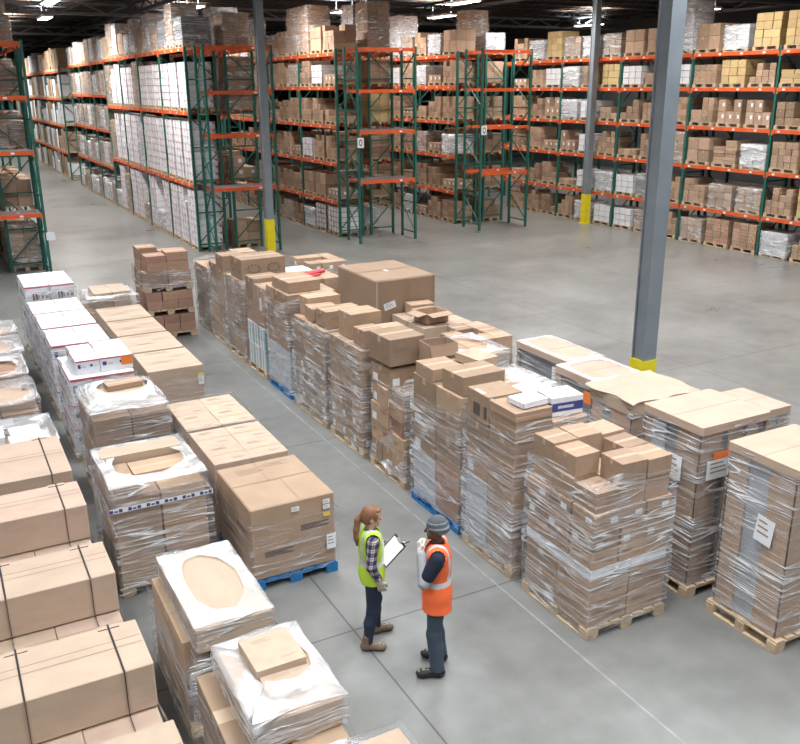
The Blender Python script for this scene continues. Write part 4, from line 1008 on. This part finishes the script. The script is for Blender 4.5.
def capsule(a, b, ra, rb):
    a, b = v3(a), v3(b); ab = b-a; L2 = max(ab@ab, 1e-9); R = max(ra, rb)
    def fn(X, Y, Z):
        t = np.clip(((X-a[0])*ab[0]+(Y-a[1])*ab[1]+(Z-a[2])*ab[2])/L2, 0, 1)
        return np.sqrt((X-a[0]-t*ab[0])**2+(Y-a[1]-t*ab[1])**2+(Z-a[2]-t*ab[2])**2)-(ra+t*(rb-ra))
    return fn, np.minimum(a, b)-R, np.maximum(a, b)+R
def ellip(c, r, R=None):
    c, r = v3(c), v3(r); R = np.eye(3) if R is None else R; m = r.max()
    def fn(X, Y, Z):
        p = [X-c[0], Y-c[1], Z-c[2]]; q = [sum(R[j][i]*p[j] for j in range(3)) for i in range(3)]
        k0 = np.sqrt(sum((q[i]/r[i])**2 for i in range(3))); k1 = np.sqrt(sum((q[i]/r[i]**2)**2 for i in range(3)))+1e-9
        return k0*(k0-1)/k1
    return fn, c-m, c+m
def chain(pts, rs): return [capsule(a, b, ra, rb) for a, b, ra, rb in zip(pts, pts[1:], rs, rs[1:])]
def body_mesh(name, fld, mats, pick=None):
    V, Fq = fld.mesh()
    me = bpy.data.meshes.new(name); me.vertices.add(len(V)); me.vertices.foreach_set('co', V.ravel())
    me.loops.add(Fq.size); me.loops.foreach_set('vertex_index', Fq.ravel().astype(np.int32)); me.polygons.add(len(Fq))
    me.polygons.foreach_set('loop_start', np.arange(0, Fq.size, 4, dtype=np.int32)); me.polygons.foreach_set('loop_total', np.full(len(Fq), 4, np.int32))
    for k in mats: me.materials.append(MT[k])
    if pick is not None:
        c = V[Fq].mean(1); me.polygons.foreach_set('material_index', pick(c[:, 0], c[:, 1], c[:, 2]).astype(np.int32))
    me.polygons.foreach_set('use_smooth', np.ones(len(Fq), bool)); me.update(calc_edges=True); me.validate(); return me

def hand(wrist, fwd, normal, side, curl=(.5, .5, .5, .5), thumb=.6, s=1.0, spread=.06):
    """palm, four unequal bent fingers and a thumb leaving the side of the palm; side +1 puts the thumb along fwd x normal"""
    wrist = v3(wrist); f = v3(fwd)/np.linalg.norm(fwd); n = v3(normal); n = n-f*(n@f); n /= np.linalg.norm(n); a = np.cross(f, n)*side
    P = []
    for i in range(4):
        o = (1.5-i)*.020*s
        P.append(capsule(wrist+a*o*.55+f*.012*s, wrist+a*o+f*.085*s, .0155*s, .0125*s))
    for i, (ln, c) in enumerate(zip((.070, .080, .074, .058), curl)):
        p = wrist+a*(1.5-i)*.0205*s+f*.088*s; an = 0; r = .0102*s if i < 3 else .009*s
        for sg, q in zip((.45, .32, .23), (.75, 1.0, .8)):
            an += c*q; d = f*math.cos(an)+n*math.sin(an)+a*(1.5-i)*spread; p2 = p+d*ln*sg*s
            P.append(capsule(p, p2, r, r*.92)); p = p2; r *= .92
    p = wrist+a*.022*s+f*.022*s; d1 = f*.62+a*.72+n*.25; d1 /= np.linalg.norm(d1); p2 = p+d1*.042*s
    d2 = f*(.85)+a*(.35-.5*thumb)+n*.6*thumb; d2 /= np.linalg.norm(d2); p3 = p2+d2*.03*s; d3 = d2+n*.3*thumb-a*.25*thumb; d3 /= np.linalg.norm(d3)
    P += [capsule(p, p2, .0145*s, .0125*s), capsule(p2, p3, .0125*s, .011*s), capsule(p3, p3+d3*.024*s, .011*s, .0095*s)]
    return P

def figure(at, facing, scale, look, J, label):
    """J: joints of the posed skeleton in the figure's own frame (facing +y, z up)"""
    X = lambda k: v3(J[k])
    hp, ht = J.get('head_pitch', 0), J.get('head_yaw', 0)
    cp, sp, cy, sy = math.cos(hp), math.sin(hp), math.cos(ht), math.sin(ht)
    RH = np.array([[cy, -sy, 0], [sy, cy, 0], [0, 0, 1]]) @ np.array([[1, 0, 0], [0, cp, sp], [0, -sp, cp]])
    nb = v3((0, .015, 1.555))
    H = lambda p: nb+RH @ (v3(p)-nb)
    wd = J.get('wide', 1.0)
    torso = [ellip((0, 0, .96), (.165*wd, .118, .13)), ellip((0, .005, 1.10), (.142*wd, .105, .18)), ellip((0, .0, 1.29), (.168*wd, .115, .19)), capsule((-.155*wd, -.005, 1.42), (.155*wd, -.005, 1.42), .062, .062)]
    neck = [capsule((0, -.012, 1.42), H((0, .005, 1.58)), .054, .05)]
    head = [ellip(H((0, .005, 1.665)), (.076, .096, .10), RH), ellip(H((0, .04, 1.60)), (.056, .06, .062), RH), ellip(H((0, .03, 1.70)), (.068, .07, .06), RH)]
    face = [capsule(H((0, .098, 1.662)), H((0, .118, 1.632)), .0105, .0155), ellip(H((0, .088, 1.585)), (.026, .014, .009), RH), ellip(H((0, .088, 1.553)), (.02, .016, .016), RH),
            ellip(H((.079, 0, 1.64)), (.011, .022, .031), RH), ellip(H((-.079, 0, 1.64)), (.011, .022, .031), RH), ellip(H((.032, .083, 1.682)), (.03, .014, .009), RH), ellip(H((-.032, .083, 1.682)), (.03, .014, .009), RH)]
    arms = {}; legs = []
    for sd in 'LR':
        arms[sd] = chain([X('sh'+sd), X('el'+sd)], [.056*wd, .043]) + chain([X('el'+sd), X('wr'+sd)], [.043, .029])
        legs += chain([X('hip'+sd), X('kn'+sd)], [.086*wd, .058]) + chain([X('kn'+sd), X('kn'+sd)*.62+X('an'+sd)*.38+v3((0, -.012, 0)), X('an'+sd)], [.057, .056, .04])
    bare = Field((-.5, -.4, -.01), (.5, .55, 1.84), .0085)
    bare.apply(legs, .03, -.004).apply(torso, .05, -.006).apply(arms['L']+arms['R'], .03, -.004).apply(neck, .03)
    bare.apply(head, .02).apply(face, .012)
    fb = lambda J_: None
    body = body_mesh('person', bare, [look['skin']])
    o = tag(obj('person', body, None, at, math.atan2(-facing[0], facing[1]), (scale,)*3), label, 'person')
    # face details
    for sx in (-1, 1):
        e = Field((-.2, -.2, 1.4), (.2, .3, 1.84), .0035).apply([ellip(H((sx*.031, .089, 1.664)), (.0125, .009, .008), RH)], 0)
        ctr = H((sx*.031, .097, 1.664)); obj('eye', body_mesh('eye', e, ['eyewhite', 'pupil'], lambda x, y, z: (np.sqrt((x-ctr[0])**2+(y-ctr[1])**2+(z-ctr[2])**2) < .0065).astype(int)), o)
    lp = Field((-.2, -.2, 1.4), (.2, .3, 1.84), .0035).apply([ellip(H((0, .096, 1.588)), (.025, .011, .0045), RH), ellip(H((0, .096, 1.580)), (.021, .011, .005), RH)], .003); obj('lips', body_mesh('lips', lp, [look['lips']]), o)
    br = Field((-.2, -.2, 1.4), (.2, .3, 1.84), .0035).apply([capsule(H((s_*.018, .101, 1.693)), H((s_*.048, .088, 1.694)), .005, .004) for s_ in (-1, 1)], 0); obj('eyebrows', body_mesh('eyebrows', br, [look['hair']]), o)
    # trousers
    tr = Field((-.4, -.4, .03), (.4, .4, 1.14), .0085)
    tr.apply(legs, .03, .012).apply(torso[:2], .05, .008)
    for sd in 'LR':                                         # straight lower legs
        if look.get('loose'): tr.apply(chain([X('kn'+sd), X('an'+sd)+v3((0, -.01, 0))], [.078, .074]), .02)
    tr.clip(lambda X_, Y, Z: np.maximum(Z-1.04, .085-Z+0*X_))
    obj('trousers', body_mesh('trousers', tr, [look['trousers']]), o)
    # shoes
    for sd in 'LR':
        a = X('an'+sd); th = J['toe'+sd]; d = v3((math.sin(th), math.cos(th), 0)); s_ = Field(a-.32, a+.32, .006)
        base = v3((a[0], a[1], 0)); up = v3((0, 0, 1))
        s_.apply([ellip(base-d*.035+up*.05, (.05, .058, .055)), capsule(base-d*.02+up*.05, base+d*.11+up*.048, .052, .05), ellip(base+d*.15+up*.042, (.057, .066, .045)), capsule(base-d*.015+up*.07, base-d*.01+up*look['boot'], .056, .054)], .025)
        s_.clip(lambda X_, Y, Z: .004-Z)
        obj('boot' if look['boot'] > .1 else 'shoe', body_mesh('shoe', s_, [look['shoe'], look['sole'], 'lace'], lambda x, y, z: np.where(z < .026, 1, np.where((z > .075) & (((x-base[0])*d[0]+(y-base[1])*d[1]) > .045) & (np.abs((x-base[0])*d[1]-(y-base[1])*d[0]) < .018) & (np.sin(z*420) > 0), 2, 0))), o)
    # shirt and sleeves
    sh = Field((-.5, -.4, .9), (.5, .5, 1.56), .0085).apply(torso, .05, .008).apply(neck, .03, .007)
    slv = look.get('sleeve')                                # None: long
    for sd in 'LR':
        if slv: sh.apply(chain([X('sh'+sd), X('sh'+sd)*.32+X('el'+sd)*.68], [.066*wd, .062]), .03, .012)
        else: sh.apply(chain([X('sh'+sd), X('el'+sd)], [.06*wd, .05]), .03, .010).apply(chain([X('el'+sd), X('el'+sd)*.1+X('wr'+sd)*.9], [.05, .040]), .02, .006)
    sh.clip(lambda X_, Y, Z: np.maximum(Z-1.515-.25*np.maximum(0, -Y)+.5*np.maximum(0, Y-.03), .96-Z))
    obj('shirt', body_mesh('shirt', sh, [look['shirt']]), o)
    if slv:
        for sd in 'LR':
            us = Field(np.minimum(X('sh'+sd), np.minimum(X('el'+sd), X('wr'+sd)))-.12, np.maximum(X('sh'+sd), np.maximum(X('el'+sd), X('wr'+sd)))+.12, .0075)
            us.apply(chain([X('sh'+sd)*.6+X('el'+sd)*.4, X('el'+sd)], [.056, .052]) + chain([X('el'+sd), X('el'+sd)*.08+X('wr'+sd)*.92], [.053, .042]), .02, .004)
            obj('undershirt_sleeve', body_mesh('undershirt_sleeve', us, [slv]), o)
    # vest
    hem = look.get('hem', .85); ve = Field((-.4, -.35, .74), (.4, .35, 1.56), .0075).apply(torso, .05, .034)
    ve.apply([capsule((-.06*wd, 0, 1.05), (-.075*wd, 0, hem-.04), .115*wd, .135*wd), capsule((.06*wd, 0, 1.05), (.075*wd, 0, hem-.04), .115*wd, .135*wd)], .05, .01)
    ve.apply([capsule((-.13*wd, -.005, 1.435), (.13*wd, -.005, 1.435), .062, .062)], .02, .022)
    ve.clip(lambda X_, Y, Z: np.maximum(hem-Z+.012*np.sin(9*X_), (np.abs(Y)-.19)))
    for sd in 'LR':
        ve.apply([capsule(X('sh'+sd)+v3((np.sign(X('sh'+sd)[0])*.012, 0, .02)), X('sh'+sd)*.55+X('el'+sd)*.45, .080, .072), capsule(X('sh'+sd)*.55+X('el'+sd)*.45, X('el'+sd), .072, .06)], 0, 0, True)
    ve.apply([capsule((0, -.01, 1.60), (0, .0, 1.47), .085, .072), capsule((0, .03, 1.49), (0, .15, 1.34), .058, .02)], 0, 0, True)
    def pick(x, y, z):
        band = ((z > 1.085) & (z < 1.14)) | ((np.abs(np.abs(x)-.105*wd) < .024) & (z > 1.13)) | (look.get('lowband', 0) * ((z > .94) & (z < .985)) > 0)
        front = (y > .08) & (np.abs(x) < .006)
        return np.where(front, 2, np.where(band, 1, 0))
    obj('safety_vest', body_mesh('safety_vest', ve, [look['vest'], 'reflective', 'zipper'], pick), o)
    # gloves
    for sd in 'LR':
        g = J['hand'+sd]; w_ = X('wr'+sd); hs = hand(w_, g['f'], g['n'], g['s'], g.get('curl', (.5,)*4), g.get('thumb', .6), 1.08)
        f_ = v3(g['f'])/np.linalg.norm(g['f'])
        gl = Field(w_-.24, w_+.24, .0045).apply(hs, .008, .002).apply([capsule(w_-f_*.06, w_+f_*.02, .040, .034)], .015)
        obj('glove', body_mesh('glove', gl, [look['glove'], look['cuff']], lambda x, y, z: (((x-w_[0])*f_[0]+(y-w_[1])*f_[1]+(z-w_[2])*f_[2]) < -.035).astype(int)), o)
    # hair / hat
    if look['hat']:
        ht_ = Field((-.2, -.25, 1.5), (.2, .25, 1.86), .0055).apply([ellip(H((0, -.008, 1.69)), (.092, .112, .112), RH)], 0).apply([ellip(H((0, -.03, 1.655)), (.09, .098, .06), RH)], .03)
        n_ = RH[:, 2]; b_ = H((0, 0, 1.66)); t_ = RH[:, 1]
        lev = lambda x, y, z: (x-b_[0])*n_[0]+(y-b_[1])*n_[1]+(z-b_[2])*n_[2]
        ht_.clip(lambda X_, Y, Z: -(lev(X_, Y, Z)+.012-.42*(-.03+((X_-b_[0])*t_[0]+(Y-b_[1])*t_[1]+(Z-b_[2])*t_[2]))))
        obj('beanie', body_mesh('beanie', ht_, ['knit', 'knitlight'], lambda x, y, z: ((np.floor(lev(x, y, z)/.019) % 3 == 1) & (lev(x, y, z) < .085)).astype(int)), o)
    else:
        hr = Field((-.25, -.45, 1.15), (.25, .25, 1.86), .006).apply([ellip(H((0, -.014, 1.682)), (.090, .108, .106), RH), ellip(H((0, -.045, 1.64)), (.085, .075, .09), RH)], .02)
        hr.apply([ellip(H((0, .10, 1.615)), (.064, .085, .088), RH)], 0, 0, True)
        hr.apply([capsule(H((s_*.066, .06, 1.705)), H((s_*.076, .052, 1.62)), .014, .008) for s_ in (-1, 1)] + [ellip(H((0, .07, 1.745)), (.06, .035, .02), RH)], .015)
        tail = [H((0, -.105, 1.66)), H((0, -.15, 1.60)), v3((.0, -.165, 1.50)), v3((.01, -.17, 1.40)), v3((.005, -.16, 1.31))]
        hr.apply(chain(tail, [.03, .036, .034, .028, .012]), .015)
        obj('hair', body_mesh('hair', hr, [look['hair']]), o)
        tie = Field((-.2, -.35, 1.5), (.2, .1, 1.75), .005).apply([ellip(H((0, -.118, 1.645)), (.034, .02, .034), RH)], 0); obj('hair_tie', body_mesh('hair_tie', tie, ['pupil']), o)
    return o, scale
def plaid():
    m, t, b = nt('plaid_flannel'); b.inputs['Roughness'].default_value = .85
    tc = node(t, 'ShaderNodeTexCoord'); sp = node(t, 'ShaderNodeSeparateXYZ'); link(t, tc.outputs['Object'], sp.inputs[0])
    def stripes(sock, f, thr, ph=0):
        a = node(t, 'ShaderNodeMath', operation='MULTIPLY_ADD'); a.inputs[1].default_value = f; a.inputs[2].default_value = ph; link(t, sock, a.inputs[0])
        fr = node(t, 'ShaderNodeMath', operation='FRACT'); link(t, a.outputs[0], fr.inputs[0])
        g = node(t, 'ShaderNodeMath', operation='LESS_THAN'); g.inputs[1].default_value = thr; link(t, fr.outputs[0], g.inputs[0]); return g.outputs[0]
    s1 = stripes(sp.outputs['Z'], 11, .56); ad = node(t, 'ShaderNodeMath', operation='ADD'); link(t, sp.outputs['X'], ad.inputs[0]); link(t, sp.outputs['Y'], ad.inputs[1])
    s2 = stripes(ad.outputs[0], 11, .56, .3); s3 = stripes(sp.outputs['Z'], 11, .07, .25); s4 = stripes(ad.outputs[0], 11, .07, .55)
    mx = node(t, 'ShaderNodeMath', operation='ADD'); link(t, s1, mx.inputs[0]); link(t, s2, mx.inputs[1])
    hf = node(t, 'ShaderNodeMath', operation='MULTIPLY'); hf.inputs[1].default_value = .5; link(t, mx.outputs[0], hf.inputs[0])
    r = node(t, 'ShaderNodeValToRGB'); r.color_ramp.interpolation = 'CONSTANT'; e = r.color_ramp.elements
    e[0].color = (.62, .58, .5, 1); e[1].position = .3; e[1].color = (.16, .17, .24, 1); e2 = r.color_ramp.elements.new(.8); e2.color = (.025, .03, .075, 1)
    link(t, hf.outputs[0], r.inputs['Fac'])
    m2 = node(t, 'ShaderNodeMath', operation='MAXIMUM'); link(t, s3, m2.inputs[0]); link(t, s4, m2.inputs[1])
    mm = node(t, 'ShaderNodeMix', data_type='RGBA'); link(t, m2.outputs[0], mm.inputs['Factor']); link(t, r.outputs['Color'], mm.inputs['A']); mm.inputs['B'].default_value = (.30, .07, .06, 1)
    link(t, mm.outputs['Result'], b.inputs['Base Color']); return m
MT['plaid'] = plaid()
for k, c, r in (('skinlight', (.62, .37, .28), .5), ('skindark', (.115, .055, .034), .45), ('lipsw', (.50, .17, .15), .4), ('lipsm', (.12, .05, .04), .4), ('eyewhite', (.75, .74, .72), .3), ('pupil', (.02, .015, .012), .3),
                ('hairw', (.22, .105, .055), .5), ('hairm', (.02, .016, .014), .6), ('denimdark', (.022, .03, .055), .85), ('denim', (.055, .08, .11), .85), ('bootbrown', (.17, .12, .085), .6), ('solebrown', (.06, .05, .042), .7), ('lace', (.35, .3, .24), .8),
                ('blackshoe', (.018, .018, .02), .45), ('blacksole', (.012, .012, .013), .6), ('vestyellow', (.52, .76, .06), .6), ('vestorange', (.95, .165, .05), .6), ('reflective', (.52, .54, .57), .35), ('zipper', (.2, .2, .2), .4),
                ('navyshirt', (.012, .016, .035), .8), ('greysleeve', (.36, .37, .39), .85), ('glovegrey', (.5, .46, .40), .8), ('glovedark', (.06, .06, .065), .8), ('glovewhite', (.70, .66, .57), .8), ('cuffred', (.4, .1, .08), .8), ('knit', (.10, .11, .125), .95), ('knitlight', (.30, .32, .35), .95), ('board', (.03, .03, .035), .4), ('paper', (.88, .88, .88), .6)):
    MT[k] = flat({'skinlight': 'fair_skin', 'skindark': 'dark_skin'}.get(k, k+'_cloth' if k in ('plaid',) else k+'_surface'), c, r, noise=.06 if 'vest' not in k else 0, scale=30)
fw = v3((.955, -.30, 0)); fw /= np.linalg.norm(fw)
JW = dict(shL=(-.165, -.005, 1.41), elL=(-.215, .10, 1.15), wrL=(-.10, .385, 1.20), shR=(.165, -.005, 1.41), elR=(.215, -.035, 1.14), wrR=(.205, .06, .93),
          hipL=(-.085, 0, .92), knL=(-.15, .07, .50), anL=(-.19, .075, .09), hipR=(.085, 0, .92), knR=(.105, -.01, .50), anR=(.13, -.075, .09), toeL=-.15, toeR=.2, head_pitch=.10, head_yaw=-.12, wide=.92,
          handL=dict(f=(.9, -.1, .2), n=(-.1, -.9, .2), s=1, curl=(.7, .75, .8, .85), thumb=.9), handR=dict(f=(-.08, .25, -1), n=(-.95, .1, .1), s=1, curl=(.35, .4, .45, .5), thumb=.5))
woman, sw = figure((3.52, 7.32, .0), fw, .92, dict(skin='skinlight', lips='lipsw', hair='hairw', trousers='denimdark', shoe='bootbrown', sole='solebrown', boot=.17, shirt='plaid', vest='vestyellow', glove='glovegrey', cuff='glovedark', hat=False), JW,
                   'woman with a ponytail in a yellow-green safety vest and plaid shirt holding a clipboard')
fm = v3((-.86, .51, 0)); fm /= np.linalg.norm(fm)
JM = dict(shL=(-.18, -.005, 1.41), elL=(-.235, .13, 1.17), wrL=(-.085, .165, 1.435), shR=(.18, -.005, 1.41), elR=(.235, .06, 1.16), wrR=(.17, .15, 1.0),
          hipL=(-.09, 0, .92), knL=(-.11, .03, .50), anL=(-.125, .0, .09), hipR=(.09, 0, .92), knR=(.13, .02, .50), anR=(.15, -.03, .09), toeL=-.1, toeR=.35, head_pitch=.06, head_yaw=.0, wide=1.08,
          handL=dict(f=(.55, .2, .85), n=(.5, -.85, .1), s=-1, curl=(1.0, 1.05, 1.1, 1.1), thumb=.7), handR=dict(f=(-1, .1, .1), n=(0, -.9, .35), s=-1, curl=(.6, .6, .65, .7), thumb=.6))
man, smn = figure((3.90, 6.60, .0), fm, .98, dict(skin='skindark', lips='lipsm', hair='hairm', trousers='denim', loose=True, shoe='blackshoe', sole='blacksole', boot=.07, shirt='navyshirt', sleeve='greysleeve', vest='vestorange', glove='glovewhite', cuff='cuffred', hat=True, hem=.80), JM,
                  'man in an orange safety vest and grey striped beanie, hand raised to his chin')
# clipboard in her hands
cb = tag(obj('clipboard', None), 'black clipboard with a white sheet held in front of the woman', 'clipboard')
side = np.array([fw[1], -fw[0], 0])
cpos = v3((3.52, 7.32, 0))+sw*(.02*side+.225*fw+v3((0, 0, 1.21)))
cb.location = cpos
nrm = Vector(tuple(-.62*fw+.34*side+v3((0, 0, .66)))).normalized(); yv = Vector(tuple(.5*fw+v3((0, 0, .8)))); yv = (yv-nrm*yv.dot(nrm)).normalized(); xv = yv.cross(nrm)
cb.rotation_euler = Matrix((xv, yv, nrm)).transposed().to_euler()
m = MB(); m.box(-.115, .115, -.155, .155, -.004, 0, 'board'); obj('board', m, cb)
m = MB(); m.box(-.1, .1, -.143, .13, 0, .002, 'paper'); obj('paper_sheet', m, cb)
m = MB(); m.box(-.045, .045, .128, .153, 0, .012, 'deck'); m.tube([(-.04, .15, .012), (.04, .15, .012)], .006, 'deck'); obj('clip', m, cb)
pn = MB(); pn.tube([(0, 0, 0), (0, 0, .14)], .0055, 'board'); pn.tube([(0, 0, .14), (0, 0, .155)], .003, 'deck')
o = tag(obj('pen', pn, None, tuple(cpos+sw*(.10*fw+.0*side+v3((0, 0, .05))))), 'black pen over the top edge of the clipboard', 'pen'); o.rotation_euler = (.9, .5, .3)
